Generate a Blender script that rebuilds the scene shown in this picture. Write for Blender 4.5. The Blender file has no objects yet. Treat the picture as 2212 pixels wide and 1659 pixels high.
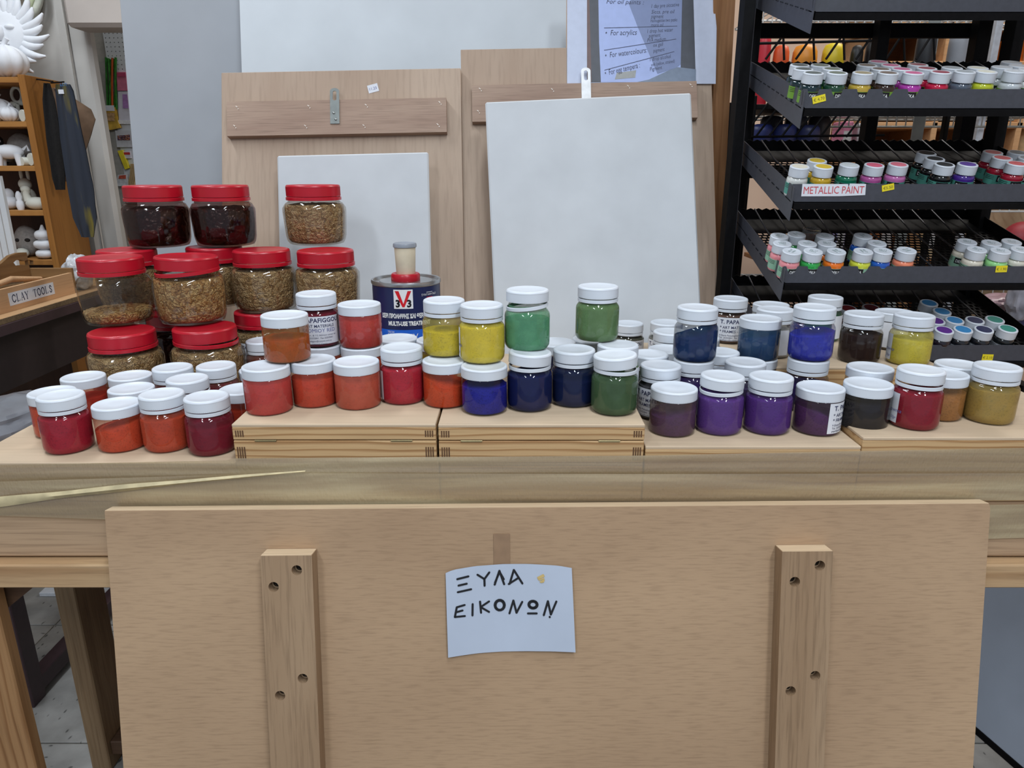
import bpy, bmesh, math, random
from mathutils import Vector, Matrix, noise as mnoise, geometry as mgeo

random.seed(7)
scene = bpy.context.scene
COL = scene.collection

# ------------------------------------------------------------------ camera
HC, PITCH, FPX = 1.15, math.radians(17.0), 1536.0
cam_d = bpy.data.cameras.new('camera'); cam_d.sensor_fit = 'HORIZONTAL'; cam_d.sensor_width = 36.0
cam_d.lens = 36.0 * FPX / 2212.0; cam_d.clip_start = 0.02; cam_d.clip_end = 60
cam = bpy.data.objects.new('camera', cam_d); COL.objects.link(cam)
cam.location = (0, 0, HC); cam.rotation_euler = (math.pi/2 - PITCH, 0, 0)
scene.camera = cam

# ------------------------------------------------------------------ world, lamps, exposure
world = bpy.data.worlds.new('world'); scene.world = world; world.use_nodes = True
bg = world.node_tree.nodes['Background']
bg.inputs['Color'].default_value = (0.78, 0.86, 1.0, 1); bg.inputs['Strength'].default_value = 0.46

def overhead_light(x, y, power, lx, ly, z=2.80, col=(0.86, 0.93, 1.0), rz=0):
    d = bpy.data.lights.new('ceiling_tube_light', 'AREA'); d.shape = 'RECTANGLE'
    d.size, d.size_y = lx, ly; d.energy = power; d.color = col
    o = bpy.data.objects.new('ceiling_tube_light', d); COL.objects.link(o)
    o.location = (x, y, z); o.rotation_euler = (0, 0, rz)
    return o
overhead_light(0.15, 0.05, 23, 0.16, 1.3)
overhead_light(0.9, -1.3, 46, 0.18, 1.3)
overhead_light(-1.0, -1.3, 30, 0.18, 1.3)
overhead_light(-1.3, 1.4, 26, 0.18, 1.2)
overhead_light(1.5, 2.2, 26, 1.2, 0.18, col=(1.0, 0.95, 0.88))

overhead_light(-1.35, 2.84, 7, 0.5, 0.12, z=2.9)  # added fill light that brightens the pegboard recess, no fixture of the room
scene.view_settings.view_transform = 'Standard'; scene.view_settings.look = 'None'
scene.view_settings.gamma = 1.0; scene.view_settings.use_curve_mapping = False
scene.view_settings.exposure = 0.0
scene.cycles.max_bounces = 8; scene.cycles.transparent_max_bounces = 40
scene.cycles.diffuse_bounces = 3; scene.cycles.glossy_bounces = 3
scene.cycles.caustics_reflective = False; scene.cycles.caustics_refractive = False
scene.cycles.sample_clamp_indirect = 4.0

# ------------------------------------------------------------------ photo pixel -> point of the place
CP, SP = math.cos(PITCH), math.sin(PITCH)
CAM = Vector((0, 0, HC))
def ray(px, py):
    u = (px - 1106.0) / FPX; n = (py - 829.5) / FPX
    return Vector((u, CP - n*SP, -SP - n*CP))
def at_z(px, py, z):
    d = ray(px, py); return CAM + d * ((z - HC) / d.z)
def at_y(px, py, y):
    d = ray(px, py); return CAM + d * (y / d.y)
def at_x(px, py, x):
    d = ray(px, py); return CAM + d * (x / d.x)
def hit(px, py, p0, n):
    d = ray(px, py); return CAM + d * ((p0 - CAM).dot(n) / d.dot(n))
def px_size(P):                     # metres per photo pixel at a point
    v = P - CAM; return (v.y*CP - v.z*SP) / FPX

# ------------------------------------------------------------------ materials
def lin(c):
    out = []
    for v in c[:3]:
        v /= 255.0
        out.append(v/12.92 if v <= 0.04045 else ((v+0.055)/1.055)**2.4)
    return (*out, 1.0)
MATS = {}
def new_mat(name):
    m = bpy.data.materials.new(name); m.use_nodes = True
    nt = m.node_tree; nt.nodes.clear()
    out = nt.nodes.new('ShaderNodeOutputMaterial')
    return m, nt, out
def N(nt, t, **kw):
    n = nt.nodes.new(t)
    for k, v in kw.items():
        if k in n.inputs: n.inputs[k].default_value = v
        else: setattr(n, k, v)
    return n
def L(nt, a, b): nt.links.new(a, b)
def ramp(nt, fac, stops):
    r = nt.nodes.new('ShaderNodeValToRGB'); e = r.color_ramp.elements
    while len(e) < len(stops): e.new(0.5)
    for i, (p, c) in enumerate(stops): e[i].position = p; e[i].color = c
    L(nt, fac, r.inputs['Fac']); return r

def basic(name, rgb, rough=0.5, metal=0.0, var=0.06, scale=60.0, bump=0.0, spec=0.5, coat=0.0):
    key = (name,)
    if key in MATS: return MATS[key]
    m, nt, out = new_mat(name)
    b = N(nt, 'ShaderNodeBsdfPrincipled'); L(nt, b.outputs[0], out.inputs[0])
    b.inputs['Roughness'].default_value = rough; b.inputs['Metallic'].default_value = metal
    b.inputs['Specular IOR Level'].default_value = spec; b.inputs['Coat Weight'].default_value = coat
    c = lin(rgb)
    tc = N(nt, 'ShaderNodeTexCoord'); nz = N(nt, 'ShaderNodeTexNoise'); nz.inputs['Scale'].default_value = scale
    nz.inputs['Detail'].default_value = 4.0
    L(nt, tc.outputs['Object'], nz.inputs['Vector'])
    lo = tuple(max(0, v*(1-var*2)) for v in c[:3]) + (1,); hi = tuple(min(1, v*(1+var*2)) for v in c[:3]) + (1,)
    r = ramp(nt, nz.outputs['Fac'], [(0.3, lo), (0.7, hi)]); L(nt, r.outputs[0], b.inputs['Base Color'])
    if bump:
        bp = N(nt, 'ShaderNodeBump'); bp.inputs['Strength'].default_value = bump; bp.inputs['Distance'].default_value = 0.002
        L(nt, nz.outputs['Fac'], bp.inputs['Height']); L(nt, bp.outputs[0], b.inputs['Normal'])
    MATS[key] = m; return m

def wood(name, light, dark, axis='X', freq=9.0, stretch=9.0, rings=0.0, ring_scale=14.0, fine=0.35, rough=0.6, pores=None, ringdir='Z', fscale=42.0, fstretch=3.5):
    if (name,) in MATS: return MATS[(name,)]
    m, nt, out = new_mat(name)
    b = N(nt, 'ShaderNodeBsdfPrincipled'); L(nt, b.outputs[0], out.inputs[0]); b.inputs['Roughness'].default_value = rough
    b.inputs['Specular IOR Level'].default_value = 0.3
    tc = N(nt, 'ShaderNodeTexCoord'); mp = N(nt, 'ShaderNodeMapping'); L(nt, tc.outputs['Object'], mp.inputs['Vector'])
    s = [1.0, 1.0, 1.0]; s['XYZ'.index(axis)] = 1.0/stretch; mp.inputs['Scale'].default_value = s
    big = N(nt, 'ShaderNodeTexNoise'); big.inputs['Scale'].default_value = freq; big.inputs['Detail'].default_value = 3
    big.inputs['Distortion'].default_value = 1.2; L(nt, mp.outputs[0], big.inputs['Vector'])
    base = ramp(nt, big.outputs['Fac'], [(0.28, lin(dark)), (0.72, lin(light))])
    mp2 = N(nt, 'ShaderNodeMapping'); L(nt, tc.outputs['Object'], mp2.inputs['Vector'])
    s2 = [1.0, 1.0, 1.0]; s2['XYZ'.index(axis)] = 1.0/(stretch*fstretch); mp2.inputs['Scale'].default_value = s2
    fn = N(nt, 'ShaderNodeTexNoise'); fn.inputs['Scale'].default_value = freq*fscale; fn.inputs['Detail'].default_value = 3
    L(nt, mp2.outputs[0], fn.inputs['Vector'])
    fr = ramp(nt, fn.outputs['Fac'], [(0.30, (0.45, 0.42, 0.40, 1)), (0.52, (1, 1, 1, 1))])
    mx = N(nt, 'ShaderNodeMixRGB', blend_type='MULTIPLY'); mx.inputs[0].default_value = fine
    L(nt, base.outputs[0], mx.inputs[1]); L(nt, fr.outputs[0], mx.inputs[2]); col = mx.outputs[0]
    if rings:
        wv = N(nt, 'ShaderNodeTexWave', wave_type='BANDS', bands_direction=ringdir, wave_profile='SAW')
        wv.inputs['Scale'].default_value = ring_scale; wv.inputs['Distortion'].default_value = 5.5
        wv.inputs['Detail'].default_value = 2.0; wv.inputs['Detail Scale'].default_value = 1.3
        mp3 = N(nt, 'ShaderNodeMapping'); L(nt, tc.outputs['Object'], mp3.inputs['Vector'])
        s3 = [1.0, 1.0, 1.0]; s3['XYZ'.index(axis)] = 0.10; mp3.inputs['Scale'].default_value = s3
        L(nt, mp3.outputs[0], wv.inputs['Vector'])
        wr = ramp(nt, wv.outputs['Fac'], [(0.55, (1, 1, 1, 1)), (0.88, (0.50, 0.36, 0.24, 1)), (1.0, (0.85, 0.78, 0.7, 1))])
        m2 = N(nt, 'ShaderNodeMixRGB', blend_type='MULTIPLY'); m2.inputs[0].default_value = rings
        L(nt, col, m2.inputs[1]); L(nt, wr.outputs[0], m2.inputs[2]); col = m2.outputs[0]
    L(nt, col, b.inputs['Base Color'])
    bp = N(nt, 'ShaderNodeBump'); bp.inputs['Strength'].default_value = 0.25; bp.inputs['Distance'].default_value = 0.0006
    L(nt, fn.outputs['Fac'], bp.inputs['Height']); L(nt, bp.outputs[0], b.inputs['Normal'])
    MATS[(name,)] = m; return m

def glass(name, tint=(235, 240, 240), dust=None, dust_amt=0.0):
    """thin clear plastic wall: see-through, mirror-like at grazing angles, with a film of powder dust"""
    if (name,) in MATS: return MATS[(name,)]
    m, nt, out = new_mat(name)
    tr = N(nt, 'ShaderNodeBsdfTransparent'); tr.inputs['Color'].default_value = lin(tint)
    gl = N(nt, 'ShaderNodeBsdfGlossy'); gl.inputs['Roughness'].default_value = 0.06; gl.inputs['Color'].default_value = (1, 1, 1, 1)
    lw = N(nt, 'ShaderNodeLayerWeight'); lw.inputs['Blend'].default_value = 0.5
    pw4 = N(nt, 'ShaderNodeMath', operation='POWER'); pw4.inputs[1].default_value = 4.0; L(nt, lw.outputs['Facing'], pw4.inputs[0])
    fz = N(nt, 'ShaderNodeMath', operation='MULTIPLY_ADD'); fz.inputs[1].default_value = 0.55; fz.inputs[2].default_value = 0.035; L(nt, pw4.outputs[0], fz.inputs[0])
    inner = tr.outputs[0]
    if dust:
        df = N(nt, 'ShaderNodeBsdfDiffuse'); df.inputs['Color'].default_value = lin(dust)
        tc = N(nt, 'ShaderNodeTexCoord'); nz = N(nt, 'ShaderNodeTexNoise'); nz.inputs['Scale'].default_value = 70; nz.inputs['Detail'].default_value = 6
        L(nt, tc.outputs['Object'], nz.inputs['Vector'])
        mr = N(nt, 'ShaderNodeMapRange'); mr.inputs['From Min'].default_value = 0.3; mr.inputs['From Max'].default_value = 0.7
        mr.inputs['To Min'].default_value = dust_amt*0.75; mr.inputs['To Max'].default_value = min(0.95, dust_amt*1.2)
        L(nt, nz.outputs['Fac'], mr.inputs['Value'])
        mx = N(nt, 'ShaderNodeMixShader'); L(nt, mr.outputs[0], mx.inputs[0]); L(nt, tr.outputs[0], mx.inputs[1]); L(nt, df.outputs[0], mx.inputs[2])
        inner = mx.outputs[0]
    m2 = N(nt, 'ShaderNodeMixShader'); L(nt, fz.outputs[0], m2.inputs[0]); L(nt, inner, m2.inputs[1]); L(nt, gl.outputs[0], m2.inputs[2])
    L(nt, m2.outputs[0], out.inputs[0])
    MATS[(name,)] = m; return m

def powder(name, rgb):
    if (name,) in MATS: return MATS[(name,)]
    m, nt, out = new_mat(name)
    b = N(nt, 'ShaderNodeBsdfPrincipled'); L(nt, b.outputs[0], out.inputs[0]); b.inputs['Roughness'].default_value = 0.95
    b.inputs['Specular IOR Level'].default_value = 0.1
    tc = N(nt, 'ShaderNodeTexCoord')
    n1 = N(nt, 'ShaderNodeTexNoise'); n1.inputs['Scale'].default_value = 60; n1.inputs['Detail'].default_value = 2
    n2 = N(nt, 'ShaderNodeTexNoise'); n2.inputs['Scale'].default_value = 480; n2.inputs['Detail'].default_value = 4
    L(nt, tc.outputs['Object'], n1.inputs['Vector']); L(nt, tc.outputs['Object'], n2.inputs['Vector'])
    c = tuple(min(0.9, v*1.25) for v in lin(rgb))
    r = ramp(nt, n1.outputs['Fac'], [(0.3, tuple(v*0.86 for v in c[:3])+(1,)), (0.7, tuple(min(1, v*1.12) for v in c[:3])+(1,))])
    r2 = ramp(nt, n2.outputs['Fac'], [(0.34, (0.35, 0.35, 0.35, 1)), (0.48, (1, 1, 1, 1))])
    mx = N(nt, 'ShaderNodeMixRGB', blend_type='MULTIPLY'); mx.inputs[0].default_value = 0.5
    L(nt, r.outputs[0], mx.inputs[1]); L(nt, r2.outputs[0], mx.inputs[2]); L(nt, mx.outputs[0], b.inputs['Base Color'])
    MATS[(name,)] = m; return m

def granules(name, cols, scale=170.0, rough=0.45):
    if (name,) in MATS: return MATS[(name,)]
    m, nt, out = new_mat(name)
    b = N(nt, 'ShaderNodeBsdfPrincipled'); L(nt, b.outputs[0], out.inputs[0]); b.inputs['Roughness'].default_value = rough
    tc = N(nt, 'ShaderNodeTexCoord'); v = N(nt, 'ShaderNodeTexVoronoi'); v.inputs['Scale'].default_value = scale
    nz = N(nt, 'ShaderNodeTexNoise'); nz.inputs['Scale'].default_value = scale*0.7; nz.inputs['Detail'].default_value = 2
    L(nt, tc.outputs['Object'], nz.inputs['Vector'])
    ad = N(nt, 'ShaderNodeMixRGB', blend_type='MIX'); ad.inputs[0].default_value = 0.02
    L(nt, tc.outputs['Object'], ad.inputs[1]); L(nt, nz.outputs['Color'], ad.inputs[2]); L(nt, ad.outputs[0], v.inputs['Vector'])
    sep = N(nt, 'ShaderNodeSeparateColor'); L(nt, v.outputs['Color'], sep.inputs[0])
    k = len(cols)
    r = ramp(nt, sep.outputs[0], [(i/(k-1), lin(c)) for i, c in enumerate(cols)])
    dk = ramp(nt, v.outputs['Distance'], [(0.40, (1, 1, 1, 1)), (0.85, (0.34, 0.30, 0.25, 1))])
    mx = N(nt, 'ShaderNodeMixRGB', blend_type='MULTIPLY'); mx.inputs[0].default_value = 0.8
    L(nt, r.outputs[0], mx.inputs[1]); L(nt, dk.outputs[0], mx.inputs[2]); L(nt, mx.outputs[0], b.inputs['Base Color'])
    bp = N(nt, 'ShaderNodeBump'); bp.inputs['Strength'].default_value = 1.0; bp.inputs['Distance'].default_value = 0.004; bp.invert = True
    L(nt, v.outputs['Distance'], bp.inputs['Height']); L(nt, bp.outputs[0], b.inputs['Normal'])
    MATS[(name,)] = m; return m

# ------------------------------------------------------------------ mesh collecting
class MB:
    def __init__(s): s.v = []; s.f = []; s.mi = []
    def add(s, vs, fs, mi=0, M=None):
        o = len(s.v)
        for v in vs: s.v.append(tuple(M @ Vector(v)) if M is not None else tuple(v))
        for f in fs: s.f.append([i+o for i in f]); s.mi.append(mi)
        return s
    def box(s, x0, x1, y0, y1, z0, z1, bev=0.0, mi=0, M=None):
        if bev <= 0:
            vs = [(x, y, z) for z in (z0, z1) for y in (y0, y1) for x in (x0, x1)]
            fs = [(0, 2, 3, 1), (4, 5, 7, 6), (0, 1, 5, 4), (2, 6, 7, 3), (0, 4, 6, 2), (1, 3, 7, 5)]
            return s.add(vs, fs, mi, M)
        b = bev; vs = []; idx = {}
        X = (x0, x1); Y = (y0, y1); Z = (z0, z1)
        for i in (0, 1):
            for j in (0, 1):
                for k in (0, 1):
                    sx, sy, sz = (1-2*i), (1-2*j), (1-2*k)
                    for a, p in (('x', (X[i], Y[j]+sy*b, Z[k]+sz*b)), ('y', (X[i]+sx*b, Y[j], Z[k]+sz*b)), ('z', (X[i]+sx*b, Y[j]+sy*b, Z[k]))):
                        idx[(i, j, k, a)] = len(vs); vs.append(p)
        I = idx; fs = []
        for i in (0, 1):
            q = [I[(i, 0, 0, 'x')], I[(i, 1, 0, 'x')], I[(i, 1, 1, 'x')], I[(i, 0, 1, 'x')]]; fs.append(q if i else q[::-1])
            q = [I[(0, i, 0, 'y')], I[(0, i, 1, 'y')], I[(1, i, 1, 'y')], I[(1, i, 0, 'y')]]; fs.append(q if i else q[::-1])
            q = [I[(0, 0, i, 'z')], I[(1, 0, i, 'z')], I[(1, 1, i, 'z')], I[(0, 1, i, 'z')]]; fs.append(q if i else q[::-1])
        for i in (0, 1):
            for j in (0, 1):
                fs.append([I[(i, j, 0, 'x')], I[(i, j, 1, 'x')], I[(i, j, 1, 'y')], I[(i, j, 0, 'y')]])
                fs.append([I[(i, 0, j, 'x')], I[(i, 1, j, 'x')], I[(i, 1, j, 'z')], I[(i, 0, j, 'z')]])
                fs.append([I[(0, i, j, 'y')], I[(1, i, j, 'y')], I[(1, i, j, 'z')], I[(0, i, j, 'z')]])
                for k in (0, 1): fs.append([I[(i, j, k, 'x')], I[(i, j, k, 'y')], I[(i, j, k, 'z')]])
        return s.add(vs, fs, mi, M)
    def lathe(s, prof, n=32, mi=0, M=None, rfun=None, cap0=True, cap1=True, zfun=None):
        vs = []; fs = []
        for r, z in prof:
            for k in range(n):
                a = 2*math.pi*k/n; rr = r*(rfun(a, r, z) if rfun else 1)
                x, y = rr*math.cos(a), rr*math.sin(a)
                vs.append((x, y, z + (zfun(x, y, z) if zfun else 0)))
        for i in range(len(prof)-1):
            for k in range(n):
                k2 = (k+1) % n; fs.append((i*n+k, i*n+k2, (i+1)*n+k2, (i+1)*n+k))
        if cap0: fs.append(tuple(range(n))[::-1])
        if cap1: fs.append(tuple((len(prof)-1)*n+k for k in range(n)))
        return s.add(vs, fs, mi, M)
    def tube(s, pts, r, n=6, mi=0, M=None):
        pts = [Vector(p) for p in pts]; vs = []; fs = []; ref = None
        for i, p in enumerate(pts):
            t = (pts[min(i+1, len(pts)-1)] - pts[max(i-1, 0)]).normalized()
            if ref is None: ref = t.orthogonal().normalized()
            a = (ref - t*ref.dot(t)).normalized(); ref = a; b = t.cross(a)
            ri = r[i] if isinstance(r, (list, tuple)) else r
            for k in range(n):
                th = 2*math.pi*k/n; vs.append(p + a*(ri*math.cos(th)) + b*(ri*math.sin(th)))
        for i in range(len(pts)-1):
            for k in range(n):
                k2 = (k+1) % n; fs.append((i*n+k, i*n+k2, (i+1)*n+k2, (i+1)*n+k))
        fs.append(tuple(range(n))[::-1]); fs.append(tuple((len(pts)-1)*n+k for k in range(n)))
        return s.add(vs, fs, mi, M)
    def ball(s, c, r, n=16, m=10, mi=0, fun=None, M=None):
        r = (r, r, r) if not isinstance(r, (tuple, list)) else r
        vs = []; fs = []
        for i in range(m+1):
            ph = math.pi*i/m - math.pi/2
            for k in range(n):
                th = 2*math.pi*k/n; d = Vector((math.cos(ph)*math.cos(th), math.cos(ph)*math.sin(th), math.sin(ph)))
                q = fun(d) if fun else 1.0
                vs.append((c[0]+r[0]*d.x*q, c[1]+r[1]*d.y*q, c[2]+r[2]*d.z*q))
        for i in range(m):
            for k in range(n):
                k2 = (k+1) % n; fs.append((i*n+k, i*n+k2, (i+1)*n+k2, (i+1)*n+k))
        return s.add(vs, fs, mi, M)
    def plate(s, outline, y0, y1, holes=(), mi=0, M=None, hole_floor=None):
        """prism in x,z (outline counter-clockwise) between y0 (front) and y1 (back), with through holes"""
        pts = list(outline); loops = [list(range(len(outline)))]
        for h in holes:
            loops.append(list(range(len(pts), len(pts)+len(h)))); pts += list(h)
        edges = []
        for lp in loops: edges += [(lp[i], lp[(i+1) % len(lp)]) for i in range(len(lp))]
        if holes:
            ov, oe, of, *_ = mgeo.delaunay_2d_cdt([Vector(p) for p in pts], edges, [], 1, 1e-7)
            def inside(p, poly):
                c = False; j = len(poly)-1
                for i in range(len(poly)):
                    if (poly[i][1] > p[1]) != (poly[j][1] > p[1]) and p[0] < (poly[j][0]-poly[i][0])*(p[1]-poly[i][1])/(poly[j][1]-poly[i][1])+poly[i][0]: c = not c
                    j = i
                return c
            tris = []
            for f in of:
                c = sum((Vector(ov[i]) for i in f), Vector((0, 0)))/len(f)
                if inside(c, outline) and not any(inside(c, h) for h in holes): tris.append(tuple(f))
            P2 = [tuple(p) for p in ov]
        else:
            P2 = pts; tris = [tuple(range(len(pts)))]
        n = len(P2)
        vs = [(x, y0, z) for x, z in P2] + [(x, y1, z) for x, z in P2]
        fs = [f for f in tris] + [tuple(i+n for i in f[::-1]) for f in tris]
        s.add(vs, fs, mi, M)
        for li, lp in enumerate(loops):
            q = [pts[i] for i in lp]; k = len(q)
            yb = y1
            vs = [(x, y0, z) for x, z in q] + [(x, yb, z) for x, z in q]
            fs = [(i, i+k, (i+1) % k + k, (i+1) % k) for i in range(k)]
            s.add(vs, fs, mi, M)
        return s
    def stroke(s, pts, w, y=0.0, mi=0, M=None, cap=True):
        """flat pen stroke in x,z at depth y"""
        for i in range(len(pts)-1):
            a, b = Vector(pts[i]), Vector(pts[i+1]); d = b-a
            if d.length < 1e-9: continue
            d.normalize(); p = Vector((-d.y, d.x))*(w/2)
            s.add([(a.x+p.x, y, a.y+p.y), (a.x-p.x, y, a.y-p.y), (b.x-p.x, y, b.y-p.y), (b.x+p.x, y, b.y+p.y)], [(0, 1, 2, 3)], mi, M)
        if cap:
            for q in pts:
                vs = [(q[0]+w/2*math.cos(2*math.pi*k/8), y, q[1]+w/2*math.sin(2*math.pi*k/8)) for k in range(8)]
                s.add(vs, [tuple(range(8))], mi, M)
        return s
    def mesh(s, name, smooth=None, recalc=True):
        me = bpy.data.meshes.new(name); me.from_pydata(s.v, [], s.f)
        me.polygons.foreach_set('material_index', s.mi)
        if recalc:
            bm = bmesh.new(); bm.from_mesh(me); bmesh.ops.recalc_face_normals(bm, faces=bm.faces); bm.to_mesh(me); bm.free()
        if smooth:
            me.polygons.foreach_set('use_smooth', [True]*len(me.polygons)); me.set_sharp_from_angle(angle=math.radians(smooth))
        me.update(); return me
    def obj(s, name, mats, parent=None, smooth=None, M=None):
        return link_mesh(name, s.mesh(name, smooth), mats, parent, M)

def link_mesh(name, me, mats, parent=None, M=None):
    """links mesh data (perhaps shared); materials sit on the object so that copies can differ in colour"""
    if not isinstance(mats, (list, tuple)): mats = [mats]
    while len(me.materials) < len(mats): me.materials.append(mats[len(me.materials)])
    o = bpy.data.objects.new(name, me); COL.objects.link(o)
    for i, m in enumerate(mats):
        o.material_slots[i].link = 'OBJECT'; o.material_slots[i].material = m
    if parent is not None: o.parent = parent
    if M is not None: o.matrix_basis = M
    return o
def tag(o, label, cat, group=None, kind=None):
    o['label'] = label; o['category'] = cat
    if group: o['group'] = group
    if kind: o['kind'] = kind
    return o
def thing(name, label, cat, loc=(0, 0, 0), rz=0.0, group=None, M=None):
    o = bpy.data.objects.new(name, None); COL.objects.link(o); o.empty_display_size = 0.02
    if M is not None: o.matrix_basis = M
    else: o.location = loc; o.rotation_euler = (0, 0, rz)
    return tag(o, label, cat, group)
def struct(o): o['kind'] = 'structure'; return o

TEXTS = {}
def text(body, size=1.0, bold=0.0, width=None, shear=0.0, align='LEFT'):
    """flat lettering: list of (x,z) vertices and faces"""
    key = (body, bold, shear)
    if key not in TEXTS:
        c = bpy.data.curves.new('lettering', 'FONT'); c.body = body; c.size = 1.0; c.offset = bold; c.resolution_u = 2; c.shear = shear
        o = bpy.data.objects.new('lettering', c); me = bpy.data.meshes.new_from_object(o)
        vs = [(v.co.x, v.co.y) for v in me.vertices]; fs = [tuple(p.vertices) for p in me.polygons]
        bpy.data.objects.remove(o); bpy.data.curves.remove(c); bpy.data.meshes.remove(me)
        TEXTS[key] = (vs, fs)
    vs, fs = TEXTS[key]
    x0 = min(v[0] for v in vs); x1 = max(v[0] for v in vs)
    sx = size if width is None else width/(x1-x0)
    off = {'LEFT': x0, 'CENTER': (x0+x1)/2, 'RIGHT': x1}[align]
    return [((x-off)*sx, y*size) for x, y in vs], fs
def put_text(mb, body, x, z, size, y, mi=1, M=None, rot=0.0, **kw):
    vs, fs = text(body, size, **kw); ca, sa = math.cos(rot), math.sin(rot)
    mb.add([(x+a*ca-b*sa, y, z+a*sa+b*ca) for a, b in vs], fs, mi, M)
def wrap_text(mb, body, r, a0, z, size, mi=1, **kw):
    """lettering bent round an upright cylinder; a0 = angle of the text's middle, -90 deg faces the viewer"""
    vs, fs = text(body, size, align=kw.pop('align', 'CENTER'), **kw)
    mb.add([(r*math.cos(a0+x/r), r*math.sin(a0+x/r), z+y) for x, y in vs], fs, mi)
def wrap_patch(mb, r, a0, a1, z0, z1, mi=0, n=14):
    vs = []; fs = []
    for i in range(n+1):
        a = a0+(a1-a0)*i/n; vs += [(r*math.cos(a), r*math.sin(a), z0), (r*math.cos(a), r*math.sin(a), z1)]
    for i in range(n): fs.append((2*i, 2*i+2, 2*i+3, 2*i+1))
    mb.add(vs, fs, mi)

# ------------------------------------------------------------------ shared materials
M_WHITE_CAP = basic('white cap plastic', (208, 214, 222), 0.42, var=0.015, scale=20)
M_PAPER = basic('white label paper', (214, 217, 224), 0.8, var=0.02)
M_INK = basic('navy ink', (38, 44, 82), 0.7, var=0.0)
M_PEN = basic('blue pen ink', (92, 98, 150), 0.7, var=0.0)
M_BLACK_INK = basic('black marker', (18, 20, 26), 0.5, var=0.0)
M_CLEAR = glass('clear plastic wall')
M_RED_CAP = basic('red cap plastic', (178, 18, 38), 0.33, var=0.03, scale=30)
M_BLACK = basic('black powder-coated steel', (15, 15, 17), 0.62, var=0.10, scale=120, spec=0.12)
M_LIP = basic('charcoal satin steel', (62, 64, 72), 0.42, var=0.05, scale=140, spec=0.5)
M_STEEL = basic('zinc plated steel', (160, 164, 162), 0.30, metal=0.9, var=0.08, scale=80)
M_SCREW = basic('dark screw steel', (90, 92, 92), 0.28, metal=0.9, var=0.1)
M_YELLOW_STICKER = basic('yellow price sticker', (226, 208, 30), 0.6, var=0.02)
M_GREY_INK = basic('faded price ink', (120, 112, 40), 0.7, var=0)
M_PLY = wood('okoume plywood', (182, 153, 122), (158, 130, 102), 'X', 2.4, 2.2, fine=0.30, fscale=170.0, fstretch=5.0)
M_PLY_V = wood('okoume plywood upright grain', (184, 163, 144), (164, 141, 122), 'Z', 3.5, 3.5, fine=0.25)
M_BATTEN = wood('hardwood batten', (164, 138, 110), (142, 115, 88), 'Z', 8.0, 6.0, fine=0.45)
M_BATTEN_H = wood('hardwood batten lying', (172, 148, 130), (150, 124, 108), 'X', 9.0, 7.0, fine=0.4)
M_PLY_EDGE = wood('pale plywood edge', (222, 200, 168), (200, 174, 142), 'X', 14.0, 12.0, fine=0.4)
M_BOX_TOP = wood('pale box top', (204, 184, 158), (190, 167, 140), 'X', 4.0, 5.0, fine=0.15)
M_PINE = wood('pine box side', (206, 174, 130), (188, 152, 108), 'X', 5.0, 8.0, rings=0.85, ring_scale=34.0, fine=0.25)
M_PINE2 = wood('pine beam', (196, 166, 128), (166, 128, 90), 'X', 6.0, 6.0, rings=0.45, ring_scale=9.0, fine=0.3)
M_APRON = wood('pale apron board', (186, 158, 128), (168, 138, 108), 'X', 7.0, 12.0, fine=0.5)
M_LEG = wood('pine leg', (176, 138, 96), (146, 106, 68), 'Z', 6.0, 8.0, rings=0.7, ring_scale=22.0, fine=0.3, ringdir='X')
M_LEG2 = wood('grey pine leg', (150, 126, 96), (120, 96, 70), 'Z', 9.0, 9.0, rings=0.3, ring_scale=30.0, fine=0.4, ringdir='X')
M_DARKWOOD = wood('dark brown brace', (104, 78, 58), (74, 54, 40), 'X', 8.0, 8.0, fine=0.4)
M_GESSO = basic('white gesso', (196, 200, 204), 0.75, var=0.03, scale=9, bump=0.15)
M_TAN_POST = wood('tan post wood', (166, 122, 82), (134, 92, 58), 'Z', 8.0, 8.0, rings=0.4, ring_scale=18.0, fine=0.35, ringdir='X')

# ==================================================================== THE ROOM
def tile_material():
    m, nt, out = new_mat('pitted grey floor tile')
    b = N(nt, 'ShaderNodeBsdfPrincipled'); L(nt, b.outputs[0], out.inputs[0]); b.inputs['Roughness'].default_value = 0.55
    tc = N(nt, 'ShaderNodeTexCoord'); n1 = N(nt, 'ShaderNodeTexNoise'); n1.inputs['Scale'].default_value = 12; n1.inputs['Detail'].default_value = 8
    mp = N(nt, 'ShaderNodeMapping'); mp.inputs['Scale'].default_value = (1.0, 2.2, 1.0); L(nt, tc.outputs['Object'], mp.inputs['Vector'])
    v = N(nt, 'ShaderNodeTexVoronoi'); v.inputs['Scale'].default_value = 26; L(nt, mp.outputs[0], v.inputs['Vector'])
    n3 = N(nt, 'ShaderNodeTexNoise'); n3.inputs['Scale'].default_value = 45; L(nt, mp.outputs[0], n3.inputs['Vector'])
    L(nt, tc.outputs['Object'], n1.inputs['Vector'])
    base = ramp(nt, n1.outputs['Fac'], [(0.3, lin((120, 118, 114))), (0.7, lin((158, 156, 152)))])
    ad = N(nt, 'ShaderNodeMath', operation='MULTIPLY'); L(nt, v.outputs['Distance'], ad.inputs[0]); L(nt, n3.outputs['Fac'], ad.inputs[1])
    pit = ramp(nt, ad.outputs[0], [(0.035, (0.18, 0.18, 0.18, 1)), (0.075, (1, 1, 1, 1))])
    mx = N(nt, 'ShaderNodeMixRGB', blend_type='MULTIPLY'); mx.inputs[0].default_value = 0.9
    L(nt, base.outputs[0], mx.inputs[1]); L(nt, pit.outputs[0], mx.inputs[2]); L(nt, mx.outputs[0], b.inputs['Base Color'])
    return m
M_TILE = tile_material()
M_WALL = basic('worn plaster', (200, 196, 190), 0.9, var=0.05, scale=3.5, bump=0.1)
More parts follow.
